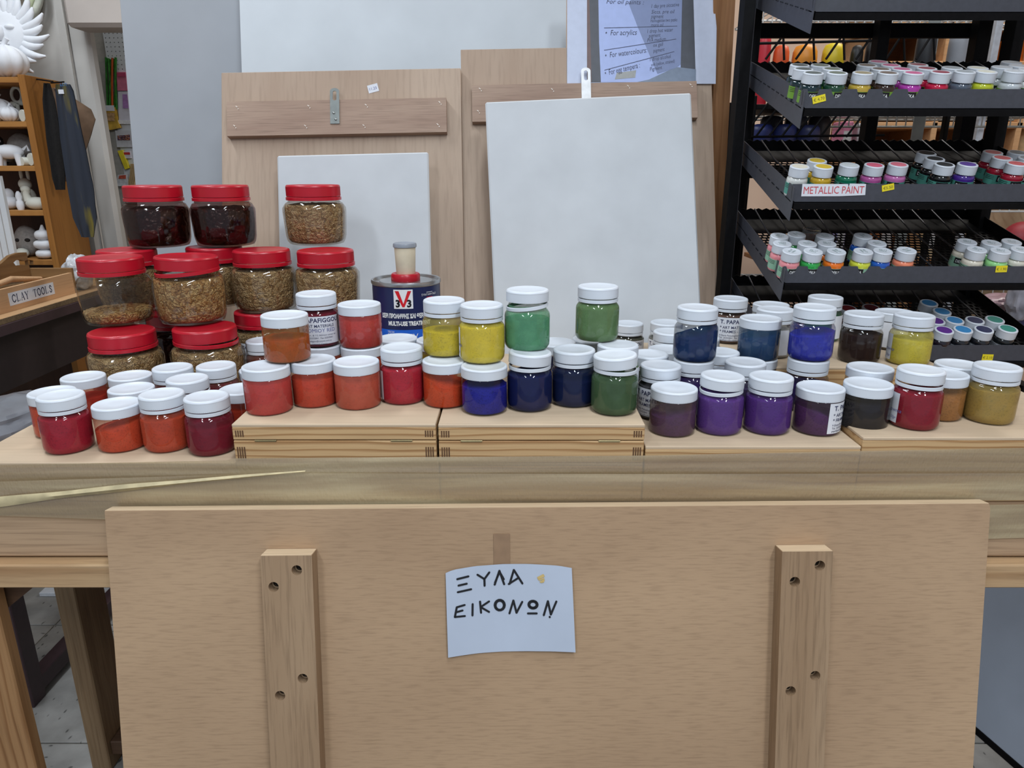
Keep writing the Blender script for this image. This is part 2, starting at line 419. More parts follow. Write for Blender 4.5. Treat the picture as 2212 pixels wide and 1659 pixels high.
M_WALL_WARM = basic('peach painted wall', (222, 196, 176), 0.9, var=0.03, scale=3)
fl = struct(MB().box(-3.2, 3.2, -2.0, 3.6, -0.06, -0.004).obj('floor', basic('tile grout', (120, 116, 108), 0.9)))
TS = 0.40
tile_me = MB().box(-TS/2+0.002, TS/2-0.002, -TS/2+0.002, TS/2-0.002, -0.0045, 0.0, bev=0.0012).mesh('tile')
for i in range(16):
    for j in range(14):
        link_mesh('tile', tile_me, M_TILE, fl, Matrix.Translation((-3.2+TS*(i+0.5), -2.0+TS*(j+0.5), 0)) @ Matrix.Rotation(math.pi/2*((i*7+j*3) % 4), 4, 'Z'))
struct(MB().box(-3.3, 3.3, 3.6, 3.7, 0, 3.0).obj('wall_back', M_WALL_WARM))
struct(MB().box(-3.3, -3.2, -2.0, 3.6, 0, 3.0).obj('wall_left', M_WALL))
struct(MB().box(3.2, 3.3, -2.0, 3.6, 0, 3.0).obj('wall_right', M_WALL_WARM))
struct(MB().box(-3.3, 3.3, -2.0, 3.7, 3.0, 3.1).obj('ceiling', basic('white ceiling', (220, 220, 218), 0.9)))
# the plaster pier behind the bookcase and the beam that meets it
YP = 2.62
pr = at_y(215, 230, YP).x
struct(MB().box(-3.2, pr, YP, YP+0.05, 0, 3.0, bev=0.012).obj('wall_pier', M_WALL))
pr2 = at_y(160, 230, YP-0.05).x
struct(MB().box(-3.2, pr2, YP-0.03, YP, 0, 3.0, bev=0.02).obj('wall_pilaster', M_WALL))
b0 = at_y(158, 40, 2.55); b1 = at_y(300, 64, 2.55)
struct(MB().box(b0.x, b1.x+0.4, 2.50, 2.62, b1.z, 3.0, bev=0.012).obj('trim_1', basic('beam plaster', (196, 186, 178), 0.9, var=0.05, scale=4)))
struct(MB().box(-3.2, -0.4, 3.05, 3.1, 0, 3.0).obj('wall_recess', basic('grey recess wall', (176, 172, 164), 0.9)))

# ==================================================================== THE WORKTABLE
ZT = 0.753                                         # table top
TX0, TX1, TY0, TY1 = -0.86, 0.96, 0.80, 1.62
t = thing('worktable', 'long pale wooden worktable carrying all the pigment jars', 'table', (0, 0, 0))
MB().box(TX0, TX1, TY0, TY1, ZT-0.018, ZT, bev=0.002).obj('tabletop', M_APRON, t)
MB().box(TX0, TX1, TY0, TY0+0.022, 0.676, ZT-0.018, bev=0.0015).obj('apron', M_APRON, t)
MB().box(TX0, TX1, TY0-0.016, TY0+0.02, 0.640, 0.6735, bev=0.002).obj('front_rail', M_PINE2, t)
MB().box(TX0, TX1, TY1-0.03, TY1, 0.64, ZT-0.018, bev=0.002).obj('back_rail', M_APRON, t)
lx = at_y(10, 1320, 0.812).x
MB().box(lx-0.066, lx-0.004, 0.806, 0.826, 0.0, 0.640, bev=0.002).obj('leg', M_LEG, t)
q = at_z(188, 1648, 0.02)
lq = at_y(147, 1255, q.y).x
MB().box(lq-0.030, lq+0.008, q.y, q.y+0.085, 0.0, ZT-0.018, bev=0.002).obj('leg', M_LEG2, t)
MB().box(0.80, 0.86, 0.82, 0.88, 0.0, 0.640, bev=0.002).obj('leg', M_LEG, t)
MB().box(0.80, 0.86, 1.52, 1.58, 0.0, ZT-0.018, bev=0.002).obj('leg', M_LEG2, t)
MB().box(lq+0.008, 0.80, q.y+0.01, q.y+0.07, 0.03, 0.062, bev=0.002).obj('floor_stretcher', M_DARKWOOD, t)
# knee brace running from the leg up to the front rail
br = MB(); br.plate([(p.x, p.z) for p in (at_y(*q_, 0.83) for q_ in ((-90, 1400), (-14, 1338), (90, 1254), (-90, 1254)))], 0.830, 0.856)
br.obj('knee_brace', M_DARKWOOD, t)

# ==================================================================== WOODEN PAINT BOXES
def dovetails(mb, x, z0, z1, y, side, mi=1):
    k = 4; w = 0.0016
    for i in range(k):
        xx = x + side*(0.004 + i*0.0028)
        mb.box(xx-w/2, xx+w/2, y-0.0004, y+0.001, z0+0.004, z1-0.004, mi=mi)
M_DOVE = basic('dark joint end grain', (96, 68, 44), 0.8)
def paint_box(name, label, x0, x1, z0, z1, split=None, y0=0.80, y1=1.20, tail=True, top=M_BOX_TOP, group='wooden boxes stacked on the worktable'):
    t = thing(name, label, 'box', ((x0+x1)/2, y0, z0), group=group)
    w = (x1-x0)/2; dpt = y1-y0; h = z1-z0
    zs = [(0.0, h)] if split is None else [(0.0, split-z0-0.0012), (split-z0, h)]
    for i, (a, b) in enumerate(zs):
        lid = (i == len(zs)-1)
        tp = 0.004
        mb = MB()
        mb.box(-w, w, 0, 0.012, a, b-(tp if lid else 0), bev=0.0008)
        mb.box(-w, -w+0.012, 0.012, dpt, a, b-(tp if lid else 0), bev=0.0008)
        mb.box(w-0.012, w, 0.012, dpt, a, b-(tp if lid else 0), bev=0.0008)
        mb.box(-w+0.012, w-0.012, dpt-0.012, dpt, a, b-(tp if lid else 0), bev=0.0008)
        if tail:
            dovetails(mb, -w, a, b-tp, 0, 1); dovetails(mb, w, a, b-tp, 0, -1)
        o = mb.obj('lid_frame' if lid and split else 'box_frame', [M_PINE, M_DOVE], t)
        if lid: MB().box(-w, w, 0, dpt, b-tp, b, bev=0.0008).obj('lid_panel', top, t)
    if split is not None:
        for hx in (-w*0.68, w*0.66):
            mb = MB(); z = split-z0
            mb.tube([(hx-0.013, -0.0006, z-0.0008), (hx+0.013, -0.0006, z-0.0008)], 0.0009)
            mb.box(hx-0.012, hx+0.012, -0.0003, 0.001, z-0.0025, z-0.001)
            mb.obj('hinge', basic('tarnished brass hinge', (150, 136, 100), 0.4, metal=0.7), t)
    return t
XL0, XL1, XC, XR1, XR2 = -0.672, -0.337, -0.0885, 0.1605, 0.4235
paint_box('paint_box', 'low pale box under the red jars at the left end', XL0, XL1, ZT, 0.805, y1=1.40, tail=False)
paint_box('paint_box', 'lower box hidden behind tape under the orange jars', XL1+0.001, XC-0.001, ZT, 0.8045, y1=1.33, tail=False)
paint_box('paint_box', 'lower box hidden behind tape under the blue jars', XC+0.001, XR1-0.001, ZT, 0.8045, y1=1.33, tail=False)
paint_box('hinged_box', 'hinged pine box carrying the row of orange jars', XL1+0.001, XC-0.003, 0.8048, 0.855, split=0.8350, y1=1.12)
paint_box('hinged_box', 'hinged pine box carrying the blue and green jars', XC, XR1-0.001, 0.8048, 0.8545, split=0.8345, y1=1.12)
paint_box('paint_box', 'pine box under the four purple jars', XR1+0.001, XR2-0.001, ZT, 0.8265, y1=1.33, tail=False)
paint_box('paint_box', 'pine box at the right end under the mustard jar', XR2, 0.74, ZT, 0.838, y1=1.10, tail=False)
paint_box('raised_box', 'pine box raised behind the purple jars carrying the yellow jar', 0.335, 0.62, 0.8385, 0.874, y0=0.985, y1=1.19, tail=False)

# ==================================================================== PACKING TAPE across the box fronts
def tape_material():
    m, nt, out = new_mat('clear yellowed packing tape')
    tr = N(nt, 'ShaderNodeBsdfTransparent'); tr.inputs['Color'].default_value = lin((244, 236, 214))
    df = N(nt, 'ShaderNodeBsdfDiffuse'); df.inputs['Color'].default_value = lin((190, 172, 128))
    gl = N(nt, 'ShaderNodeBsdfGlossy'); gl.inputs['Roughness'].default_value = 0.28
    tc = N(nt, 'ShaderNodeTexCoord'); mp = N(nt, 'ShaderNodeMapping'); mp.inputs['Scale'].default_value = (1, 1, 0.35); L(nt, tc.outputs['Object'], mp.inputs['Vector'])
    nz = N(nt, 'ShaderNodeTexNoise'); nz.inputs['Scale'].default_value = 420; nz.inputs['Detail'].default_value = 2; L(nt, mp.outputs[0], nz.inputs['Vector'])
    mps = N(nt, 'ShaderNodeMapping'); mps.inputs['Scale'].default_value = (1.6, 1, 26.0); L(nt, tc.outputs['Object'], mps.inputs['Vector'])
    nb = N(nt, 'ShaderNodeTexNoise'); nb.inputs['Scale'].default_value = 1.6; nb.inputs['Detail'].default_value = 4; nb.inputs['Distortion'].default_value = 0.5; L(nt, mps.outputs[0], nb.inputs['Vector'])
    mr = N(nt, 'ShaderNodeMapRange'); mr.inputs['To Min'].default_value = 0.42; mr.inputs['To Max'].default_value = 0.80
    mr.inputs['From Min'].default_value = 0.30; mr.inputs['From Max'].default_value = 0.70; L(nt, nb.outputs['Fac'], mr.inputs['Value'])
    rc = ramp(nt, nb.outputs['Fac'], [(0.30, lin((166, 148, 124))), (0.55, lin((182, 162, 128))), (0.78, lin((206, 190, 152)))]); L(nt, rc.outputs[0], df.inputs['Color'])
    a = N(nt, 'ShaderNodeMixShader'); L(nt, mr.outputs[0], a.inputs[0]); L(nt, tr.outputs[0], a.inputs[1]); L(nt, df.outputs[0], a.inputs[2])
    bp = N(nt, 'ShaderNodeBump'); bp.inputs['Strength'].default_value = 0.6; bp.inputs['Distance'].default_value = 0.001; L(nt, nz.outputs['Fac'], bp.inputs['Height'])
    L(nt, bp.outputs[0], gl.inputs['Normal']); L(nt, bp.outputs[0], df.inputs['Normal'])
    b = N(nt, 'ShaderNodeMixShader'); b.inputs[0].default_value = 0.12; L(nt, a.outputs[0], b.inputs[1]); L(nt, gl.outputs[0], b.inputs[2])
    L(nt, b.outputs[0], out.inputs[0]); return m
M_TAPE = tape_material()
def tape(label, top, bot, y, wav, seed):
    """strip between two polylines of photo pixels on the plane Y=y, slightly wrinkled"""
    def ev(pl, x):
        for (x0, y0), (x1, y1) in zip(pl, pl[1:]):
            if x <= x1: return y0+(y1-y0)*(x-x0)/(x1-x0)
        return pl[-1][1]
    nx, nz = 120, 10; vs = []; fs = []
    for i in range(nx+1):
        px = top[0][0] + (top[-1][0]-top[0][0])*i/nx
        for j in range(nz+1):
            tq = j/nz; py = ev(top, px)*(1-tq)+ev(bot, px)*tq
            P = at_y(px, py, y); e = min(1, 4*tq, 4*(1-tq))
            P.y -= wav*e*(0.5+0.9*mnoise.noise(Vector((P.x*4+seed, P.z*75, seed))))*max(0.15, min(1, 0.5+1.5*mnoise.noise(Vector((P.x*2.2, seed*3, 0)))))
            vs.append(P)
    for i in range(nx):
        for j in range(nz):
            k = i*(nz+1)+j; fs.append((k, k+1, k+nz+2, k+nz+1))
    mb = MB(); mb.add(vs, fs); o = mb.obj('packing_tape', M_TAPE, None, smooth=60)
    return tag(o, label, 'tape', 'packing tape strips')
tape('upper strip of yellowed clear tape wrapped across the box fronts', [(-60, 1006), (500, 994), (506, 990), (1395, 984), (1865, 974), (2290, 966)],
     [(-60, 1060), (600, 1034), (1400, 1030), (2290, 1026)], 0.7985, 0.004, 1.3)
tape('lower strip of yellowed clear tape along the table edge', [(-60, 1042), (600, 1022), (1400, 1024), (2290, 1022)],
     [(-60, 1112), (230, 1122), (700, 1096), (1400, 1086), (2290, 1080)], 0.7945, 0.0025, 4.1)
tape('short strip of yellowed tape on the apron right of the plywood panel', [(2060, 1092), (2290, 1088)], [(2060, 1166), (2290, 1160)], 0.7975, 0.001, 9.0)
# the folded-over, creased edge of the lower strip
vs = []; fs = []; k = 0
for i in range(41):
    u = i/40; c = at_y(-60+720*u, 1092-74*u - 4*math.sin(u*3.1), 0.7905)
    w = (0.012*(1-0.9*u)+0.0008)*(1+0.12*math.sin(u*17)); bl = 0.0015+0.0025*math.sin(u*math.pi)
    for sgn, yy in ((0.55, 0.0), (0.1, -bl), (-0.5, 0.0005)):
        vs.append((c.x, c.y+yy, c.z+w*sgn))
for i in range(40):
    for j in range(2): a = i*3+j; fs.append((a, a+3, a+4, a+1))
m = basic('creased tape fold', (190, 176, 138), 0.55, var=0.12, scale=40)
tag(MB().add(vs, fs).obj('tape_fold', m, None, smooth=70), 'raised pale crease of tape slanting down to the left', 'tape')

# ==================================================================== PLYWOOD PANEL leaning on the table front
LEAN = math.radians(10.7)
PP0 = Vector((0, 0.770, ZT)); PN = Vector((0, -math.cos(LEAN), math.sin(LEAN)))
A = hit(226, 1104, PP0, PN); B = hit(2140, 1088, PP0, PN)
ux = (B-A).normalized(); uz = PN.cross(ux).normalized() * -1
if uz.z < 0: uz = -uz
uy = uz.cross(ux)                                    # into the board
PM = Matrix(((ux.x, uy.x, uz.x, A.x), (ux.y, uy.y, uz.y, A.y), (ux.z, uy.z, uz.z, A.z), (0, 0, 0, 1)))
PI = PM.inverted()
pw = (B-A).length; ph = A.z/uz.z - 0.004
def onpanel(px, py, off=0.0): return PI @ hit(px, py, A+uy*off, uy)
t = thing('plywood_panel', 'wide plywood panel with two screwed battens leaning on the table', 'panel', M=PM)
mb = MB(); mb.plate([(0, -ph), (pw, -ph), (pw, -0.006), (pw-0.002, 0), (0, 0)], 0.0, 0.018); mb.obj('plywood_sheet', M_PLY, t)
MB().box(0.0, pw-0.002, 0.0006, 0.0174, -0.0008, 0.0006).obj('top_edge', M_PLY_EDGE, t)
def batten(tl, tr, bl, screws):
    a, b, c = (onpanel(*q_, -0.0225) for q_ in (tl, tr, bl))
    x0, x1 = (a.x + c.x)/2, (a.x + c.x)/2 + (b.x-a.x); z1 = a.z; z0 = -ph+0.02
    holes = []; centres = []
    for sx, sy in screws:
        s_ = onpanel(sx, sy, -0.0225); r = 0.0062
        centres.append(s_); holes.append([(s_.x+r*math.cos(2*math.pi*k/16), s_.z+r*math.sin(2*math.pi*k/16)) for k in range(16)])
    mb = MB(); mb.plate([(x0, z0), (x1, z0), (x1, z1), (x0, z1)], -0.0225, -0.0002, holes=holes)
    o = mb.obj('batten', M_BATTEN, t)
    MB().box(x0+0.0005, x1-0.0005, -0.022, -0.0008, z1-0.0002, z1+0.0006).obj('end_grain', M_PLY_EDGE, o)
    for s_ in centres:
        mb = MB(); mb.lathe([(0.0046, 0), (0.0046, 0.001), (0.0036, 0.0024), (0.0016, 0.003)], 14)
        mb.box(-0.0024, 0.0024, -0.0004, 0.0004, 0.0026, 0.0033, mi=1); mb.box(-0.0004, 0.0004, -0.0024, 0.0024, 0.0026, 0.0033, mi=1)
        mb.obj('screw', [M_SCREW, M_BLACK], o, smooth=40, M=Matrix.Translation((s_.x, -0.009, s_.z)) @ Matrix.Rotation(math.pi/2, 4, 'X') @ Matrix.Rotation(random.random(), 4, 'Z'))
        MB().lathe([(0.0064, 0), (0.0064, 0.001)], 16).obj('screw_hole', M_PLY_EDGE, o, M=Matrix.Translation((s_.x, -0.0085, s_.z)) @ Matrix.Rotation(math.pi/2, 4, 'X'))
    return o
# pixel positions of the front faces, moved back onto the sheet's plane
batten((560, 1201), (671, 1198), (586, 1640), [(641, 1232), (591, 1268), (654, 1466), (605, 1503)])
batten((1694, 1192), (1804, 1190), (1670, 1640), [(1771, 1222), (1717, 1257), (1761, 1460), (1708, 1493)])

# hand-lettered paper sign
SX = 1770/320.0
def sp(x, y):      # crop pixel -> panel
    return onpanel(940 + x/SX, 1130 + y/SX)
sa = sp(130, 560); M_S = PM @ Matrix.Translation((0, -0.0025, 0))
t = thing('paper_sign', 'white paper sign with two lines of black Greek hand lettering', 'sign', M=M_S)
out = [(128, 585), (160, 1582), (800, 1526), (1300, 1512), (1672, 1515), (1640, 760), (1628, 520), (1470, 495), (1100, 482), (800, 482), (480, 500), (220, 545)]
vs = []; fs = []
left = [(128, 585), (160, 1582)]; nxp, nzp = 24, 10
def lerp(a, b, u): return a+(b-a)*u
topc = [(128, 585), (220, 545), (480, 502), (800, 482), (1100, 482), (1470, 497), (1628, 520)]
botc = [(160, 1582), (500, 1545), (800, 1524), (1100, 1513), (1400, 1510), (1672, 1515)]
def curve(pl, u):
    f = u*(len(pl)-1); i = min(int(f), len(pl)-2); w = f-i
    return (lerp(pl[i][0], pl[i+1][0], w), lerp(pl[i][1], pl[i+1][1], w))
def crv(pl, u):
    x = lerp(pl[0][0], pl[-1][0], u)
    for (x0, y0), (x1, y1) in zip(pl, pl[1:]):
        if x <= x1+1e-6: return (x, lerp(y0, y1, (x-x0)/(x1-x0)))
    return pl[-1]
def paper_y(u, v): return -0.0035*(abs(u-0.45)*2)**2*(0.4+0.6*v) - 0.0008*math.sin(u*7+v*3)
for j in range(nzp+1):
    for i in range(nxp+1):
        u, v = i/nxp, j/nzp; a, b = crv(topc, u), crv(botc, u)
        P = sp(lerp(a[0], b[0], v), lerp(a[1], b[1], v)); vs.append((P.x, paper_y(u, v), P.z))
for j in range(nzp):
    for i in range(nxp): k = j*(nxp+1)+i; fs.append((k, k+nxp+1, k+nxp+2, k+1))
mb = MB(); mb.add(vs, fs)
n0 = len(vs); mb.add([(x, y+0.0004, z) for x, y, z in vs], [f[::-1] for f in fs])
mb.obj('paper', basic('bluish white paper', (178, 188, 204), 0.85, var=0.02, scale=14), t, smooth=60)
def ink(strokes, w):
    mb = MB()
    for st in strokes:
        pts = []
        for x, y in st: P = sp(x, y); pts.append((P.x, P.z))
        den = []
        for (a, b) in zip(pts, pts[1:]):
            for k in range(3): den.append((lerp(a[0], b[0], k/3), lerp(a[1], b[1], k/3)))
        den.append(pts[-1])
        base = len(mb.v)
        mb.stroke(den, w, 0.0)
        P0, P1 = sp(130, 1000), sp(1655, 1000)
        for i in range(base, len(mb.v)):
            x, y, z = mb.v[i]; u = (x-P0.x)/(P1.x-P0.x); v = (sp(800, 480).z-z)/(sp(800, 480).z-sp(800, 1520).z)
            mb.v[i] = (x, paper_y(u, v)-0.0006, z)
    return mb
def ring(cx, cy, rx, ry, n=14): return [(cx+rx*math.cos(2*math.pi*k/n), cy+ry*math.sin(2*math.pi*k/n)) for k in range(n+1)]
pw_ = 26/SX*px_size(A)*0.98
S1 = [[(268, 652), (400, 620)], [(283, 728), (380, 707)], [(275, 806), (432, 774)],
      [(508, 602), (590, 655), (648, 576)], [(590, 655), (592, 735)],
      [(712, 724), (768, 558), (825, 720)], [(716, 700), (770, 570), (820, 660)],
      [(890, 716), (940, 550), (1042, 712)], [(880, 718), (990, 648)],
      [(240, 1100), (262, 985), (355, 960)], [(250, 1045), (330, 1025)], [(240, 1100), (358, 1092)],
      [(450, 952), (448, 1088)], [(538, 924), (550, 1058)], [(645, 924), (545, 990), (645, 1050)],
      ring(772, 970, 60, 64), ring(772, 972, 50, 55),
      [(888, 1068), (935, 915), (972, 1060), (1040, 930)],
      ring(1168, 960, 54, 46), ring(1168, 960, 44, 36), [(1108, 1065), (1212, 1062)],
      [(1296, 1080), (1345, 914), (1380, 1070), (1445, 915)], [(1366, 1098), (1367, 1101)]]
ink(S1, pw_).obj('lettering', M_BLACK_INK, t)
ink([[(1225, 640), (1290, 605)], [(1230, 655), (1300, 620)], [(1240, 668), (1295, 648)], [(1255, 690), (1300, 665), (1290, 690), (1265, 695)]], pw_*0.7).obj('stain', basic('ochre smear', (196, 170, 110), 0.8), t)
P0, P1 = sp(697, 125), sp(895, 500)
MB().box(P0.x, P1.x, 0.0012, 0.002, P1.z, P0.z).obj('tape_piece', basic('brown masking tape', (142, 114, 88), 0.5, var=0.05), t)

# ==================================================================== BOARDS standing at the back of the table
def lean_frame(tl, tr, y0, z0, lean):
    """frame of a board that leans back: origin top left, x right, y into the board, z up along it"""
    p0 = Vector((0, y0, z0)); n = Vector((0, -math.cos(lean), math.sin(lean)))
    a, b = hit(*tl, p0, n), hit(*tr, p0, n); ux = (b-a).normalized(); uy = -n; uz = ux.cross(uy).normalized()
    M = Matrix(((ux.x, uy.x, uz.x, a.x), (ux.y, uy.y, uz.y, a.y), (ux.z, uy.z, uz.z, a.z), (0, 0, 0, 1)))
    return M, (b-a).length, a, uy, uz
def make_board(name, label, cat, tl, tr, y0, z0, lean, thick, mat_, zb, group=None, part='sheet', bev=0.001):
    M, w, a, uy, uz = lean_frame(tl, tr, y0, z0, lean)
    h = (a.z-zb)/uz.z
    t = thing(name, label, cat, M=M, group=group)
    MB().box(0, w, 0, thick, -h, 0, bev=bev).obj(part, mat_, t)
    I = M.inverted()
    loc = lambda px, py, off=0.0: I @ hit(px, py, a+uy*off, uy)
    return t, loc, w, h
G = 'boards leaning at the back of the worktable'
M_GREYB = basic('pale grey board', (160, 164, 170), 0.7, var=0.03, scale=5)
make_board('grey_board', 'tall pale grey board behind the red-lidded jars', 'board', (257, -20), (700, -20), 1.78, ZT, math.radians(7.5), 0.02, M_GREYB, 0.02, G)
M_WHITEB = basic('white canvas board', (205, 211, 216), 0.75, var=0.03, scale=6, bump=0.1)
make_board('white_canvas', 'large white canvas board standing behind the plywood boards', 'board', (515, -60), (1224, -60), 1.66, ZT, math.radians(12), 0.018, M_WHITEB, ZT+0.002, G)
tp, locp, w, h = make_board('timber_post', 'upright tan timber plank beside the black rack', 'plank', (1544, -40), (1591, -40), 1.60, ZT, math.radians(6), 0.022, M_TAN_POST, ZT+0.001)

def staples(mb, loc, spots, off, s=0.0042):
    for px, py in spots:
        p = loc(px, py, off)
        M = Matrix.Translation((p.x, off-0.0006, p.z)) @ Matrix.Rotation(math.radians(38), 4, 'Y')
        mb.box(-s, 0.0002, -0.0004, 0.0006, -0.0008, 0.0008, M=M); mb.box(s*0.55, s*1.05, -0.0004, 0.0006, -0.0026, -0.0008, M=M)
def hanger(parent, loc, top, bot, wpx, off, mat_):
    a, b = loc(*top, off), loc(*bot, off); w = wpx*1.0; x = a.x
    out = []
    for k in range(13):
        th = math.pi*k/12; out.append((x+w*math.cos(th), a.z-w*0.7+w*0.7*math.sin(th)))
    out += [(x-w, b.z), (x+w, b.z)]
    hl = [(x+w*0.42*math.cos(th), a.z-w*1.05 + w*0.42*math.sin(th) - (w*1.3 if math.sin(th) < 0 else 0)) for th in [2*math.pi*k/16+0.01 for k in range(16)]]
    mb = MB(); mb.plate(out, off-0.0022, off-0.0004, holes=[hl])
    o = mb.obj('hanger_plate', mat_, parent)
    for zz in (0.30, 0.12):
        zc = b.z+(a.z-b.z)*zz
        MB().lathe([(0.0028, 0), (0.0024, 0.0012), (0.001, 0.0018)], 12).obj('rivet', M_STEEL, o, smooth=50, M=Matrix.Translation((x+(0.002 if zz < .2 else -0.002), off-0.0022, zc)) @ Matrix.Rotation(math.pi/2, 4, 'X'))
M_STAPLE = basic('pale staple scar', (226, 216, 204), 0.5)
LA = math.radians(19)
# plywood board with hanger strip, left
tA, locA, wA, hA = make_board('icon_board', 'plywood icon board with metal hanger and long batten, left of centre', 'board', (478, 157), (995, 147), 1.42, ZT, LA, 0.012, M_PLY_V, ZT+0.002, G)
def long_batten(t, loc, x0, x1, y0, y1, spots, mat_=M_BATTEN_H):
    a, b = loc(x0, y0, -0.016), loc(x1, y1, -0.016)
    mb = MB(); mb.plate([(a.x, b.z), (b.x, b.z), (b.x, a.z), (a.x, a.z)], -0.016, -0.0003)
    o = mb.obj('batten', mat_, t)
    mb = MB(); staples(mb, loc, spots, -0.016); mb.obj('staple', M_STAPLE, o)
    return o
long_batten(tA, locA, 490, 965, 220, 285, [(513, 232), (668, 230), (792, 228), (951, 222), (508, 273), (661, 273), (787, 272), (947, 270)])
hanger(tA, locA, (723, 191), (720, 268), 0.0095, -0.0162, basic('dull zinc hanger', (128, 134, 132), 0.4, metal=0.3))
p = locA(806, 191); mb = MB(); Mx = Matrix.Translation((p.x, 0, p.z)) @ Matrix.Rotation(math.radians(-14), 4, 'Y')
mb.box(-0.011, 0.011, -0.0006, -0.0001, -0.0085, 0.0085, mi=0, M=Mx)
put_text(mb, '11.25', 0, -0.003, 0.008, -0.0008, 1, M=Mx, align='CENTER')
mb.obj('price_tag', [M_PAPER, M_PEN], tA)
# plywood board with hanger strip, right
tB, locB, wB, hB = make_board('icon_board', 'plywood icon board behind the large white panel, hanger at its batten', 'board', (995, 107), (1535, 97), 1.435, ZT, LA, 0.012, M_PLY_V, ZT+0.002, G)
long_batten(tB, locB, 1019, 1507, 184, 254, [(1038, 193), (1194, 194), (1358, 187), (1493, 184), (1034, 241)])
hanger(tB, locB, (1265, 147), (1263, 262), 0.0098, -0.0162, basic('white lacquered steel', (232, 234, 236), 0.35))
# white gessoed boards
make_board('gesso_board', 'small white gessoed panel behind the paint tin', 'board', (598, 336), (925, 328), 1.375, ZT, math.radians(17), 0.012, M_GESSO, ZT+0.002, G, bev=0.003)
make_board('gesso_board', 'large white gessoed panel in front of the right hand plywood board', 'board', (1048, 220), (1493, 200), 1.335, ZT, math.radians(17), 0.014, M_GESSO, ZT+0.002, G, bev=0.003)

# the printed photograph of a handwritten mixing chart, fixed to the right plywood board
def chart():
    off = -0.004
    Mt = tB.matrix_basis @ Matrix.Translation((0, off, 0))
    t = thing('printed_chart', 'printed photo of handwritten pigment mixing notes hung above white panel', 'poster', M=Mt)
    def pl(px, py): return locB(px, py, off)
    def poly(mb, pts, y, mi=0):
        q = [pl(*p) for p in pts]; mb.add([(p.x, y, p.z) for p in q], [tuple(range(len(q)))], mi)
    mb = MB(); a = [pl(*p) for p in [(1225, 181), (1546, 181), (1548, 60), (1540, -30), (1225, -30)]]
    mb.plate([(p.x, p.z) for p in a], 0, 0.0006); mb.obj('paper', basic('print paper', (196, 204, 224), 0.7, var=0.02), t)
    mb = MB()
    poly(mb, [(1268, 178), (1503, 178), (1497, -28), (1268, -28)], -0.0004, 0)
    poly(mb, [(1298, 178), (1400, 178), (1470, 150), (1472, 60), (1474, -28), (1292, -28), (1294, 90)], -0.0007, 1)
    poly(mb, [(1268, 178), (1278, 178), (1272, -28), (1268, -28)], -0.0008, 2)
    poly(mb, [(1375, 178), (1503, 178), (1503, 150), (1460, 145), (1402, 172)], -0.0008, 3)
    poly(mb, [(1378, -28), (1474, -28), (1470, 140), (1460, 147), (1420, 160), (1378, 60), (1358, 8)], -0.00095, 4)
    poly(mb, [(1328, 172), (1372, 168), (1374, 152), (1332, 158)], -0.001, 5)
    mb.obj('printed_image', [basic('print dark ground', (58, 62, 72), 0.45), basic('print pale page', (160, 176, 222), 0.45, var=0.02), basic('print brown edge', (96, 68, 64), 0.45),
        basic('print grey table', (112, 126, 146), 0.45), basic('print dim page', (116, 130, 168), 0.45, var=0.02), basic('print tape', (150, 152, 150), 0.45)], t)
    mb = MB(); K = px_size(hit(1380, 90, Vector((0, 1.6, 1.2)), Vector((0, -1, 0))))
    def tx(s_, px, py, hpx, rot=0.0, w=None):
        p = pl(px, py); put_text(mb, s_, p.x, p.z, hpx*K*1.35, -0.0013, 0, rot=rot, shear=0.25, bold=-0.004, width=w*K if w else None)
    for s_, x, y, hh, rt, wd in [('For oil paints :', 1310, 8, 11, -.05, 84), ('1 day pre siccative', 1407, 18, 9, .05, 62), ('Siccs. pre oil', 1407, 30, 9, .0, 52), ('pigment', 1406, 40, 9, .0, 28),
        ('Homogenise two peaks', 1405, 49, 8, .03, 60), ('more oil', 1406, 58, 8, .0, 28), ('•  For acrylics', 1308, 77, 13, .0, 70), ('1 drop hot water', 1398, 72, 9, .05, 58), ('pigment', 1401, 82, 9, .08, 27), ('PVA medium', 1398, 92, 9, .08, 42),
        ('•  For watercolours:', 1308, 126, 13, .12, 94), ('ox gall', 1411, 102, 9, .10, 23), ('pigment', 1411, 114, 9, .12, 26), ('•  For egg tempera :', 1308, 164, 13, .22, 80), ('1 drop alcohol', 1404, 133, 9, .15, 48), ('yolk (yellow, strained)', 1406, 144, 8, .15, 54), ('Pigment', 1404, 154, 9, .15, 28)]:
        tx(s_, x, y, hh, rt, wd)
    for a, b in (((1305, 61), (1462, 57)), ((1305, 109), (1460, 85)), ((1306, 152), (1456, 112))):
        p, q_ = pl(*a), pl(*b); mb.stroke([(p.x, p.z), (q_.x, q_.z)], 0.0011, -0.0013)
    mb.obj('handwriting', basic('print blue-black writing', (44, 50, 78), 0.5), t)
chart()

# ==================================================================== JARS with red lids
STOOD = []                                # jars already standing: (x, y, z0, z1, radius)
def settle(P, r, h):
    """a jar put down later is nudged aside by those already standing at its height"""
    P = Vector(P)
    for _ in range(40):
        moved = False
        for x, y, z0, z1, r2 in STOOD:
            if min(z1, P.z+h)-max(z0, P.z) < 0.003: continue
            d = Vector((P.x-x, P.y-y, 0)); gap = r+r2+0.0004-d.length
            if gap > 1e-5:
                d = d.normalized() if d.length > 1e-4 else Vector((0, 1, 0))
                P += d*gap; moved = True
        if not moved: break
    STOOD.append((P.x, P.y, P.z, P.z+h, r)); return P
def rj_r(a, r, z):                       # faintly faceted wall
    if z < 0.006 or z > 0.066: return 1.0
    k = 10; w = math.cos(math.pi/k)/math.cos(((a + math.pi/k) % (2*math.pi/k)) - math.pi/k)
    return 0.35 + 0.65*w if True else 1.0
RJ_H = 0.105
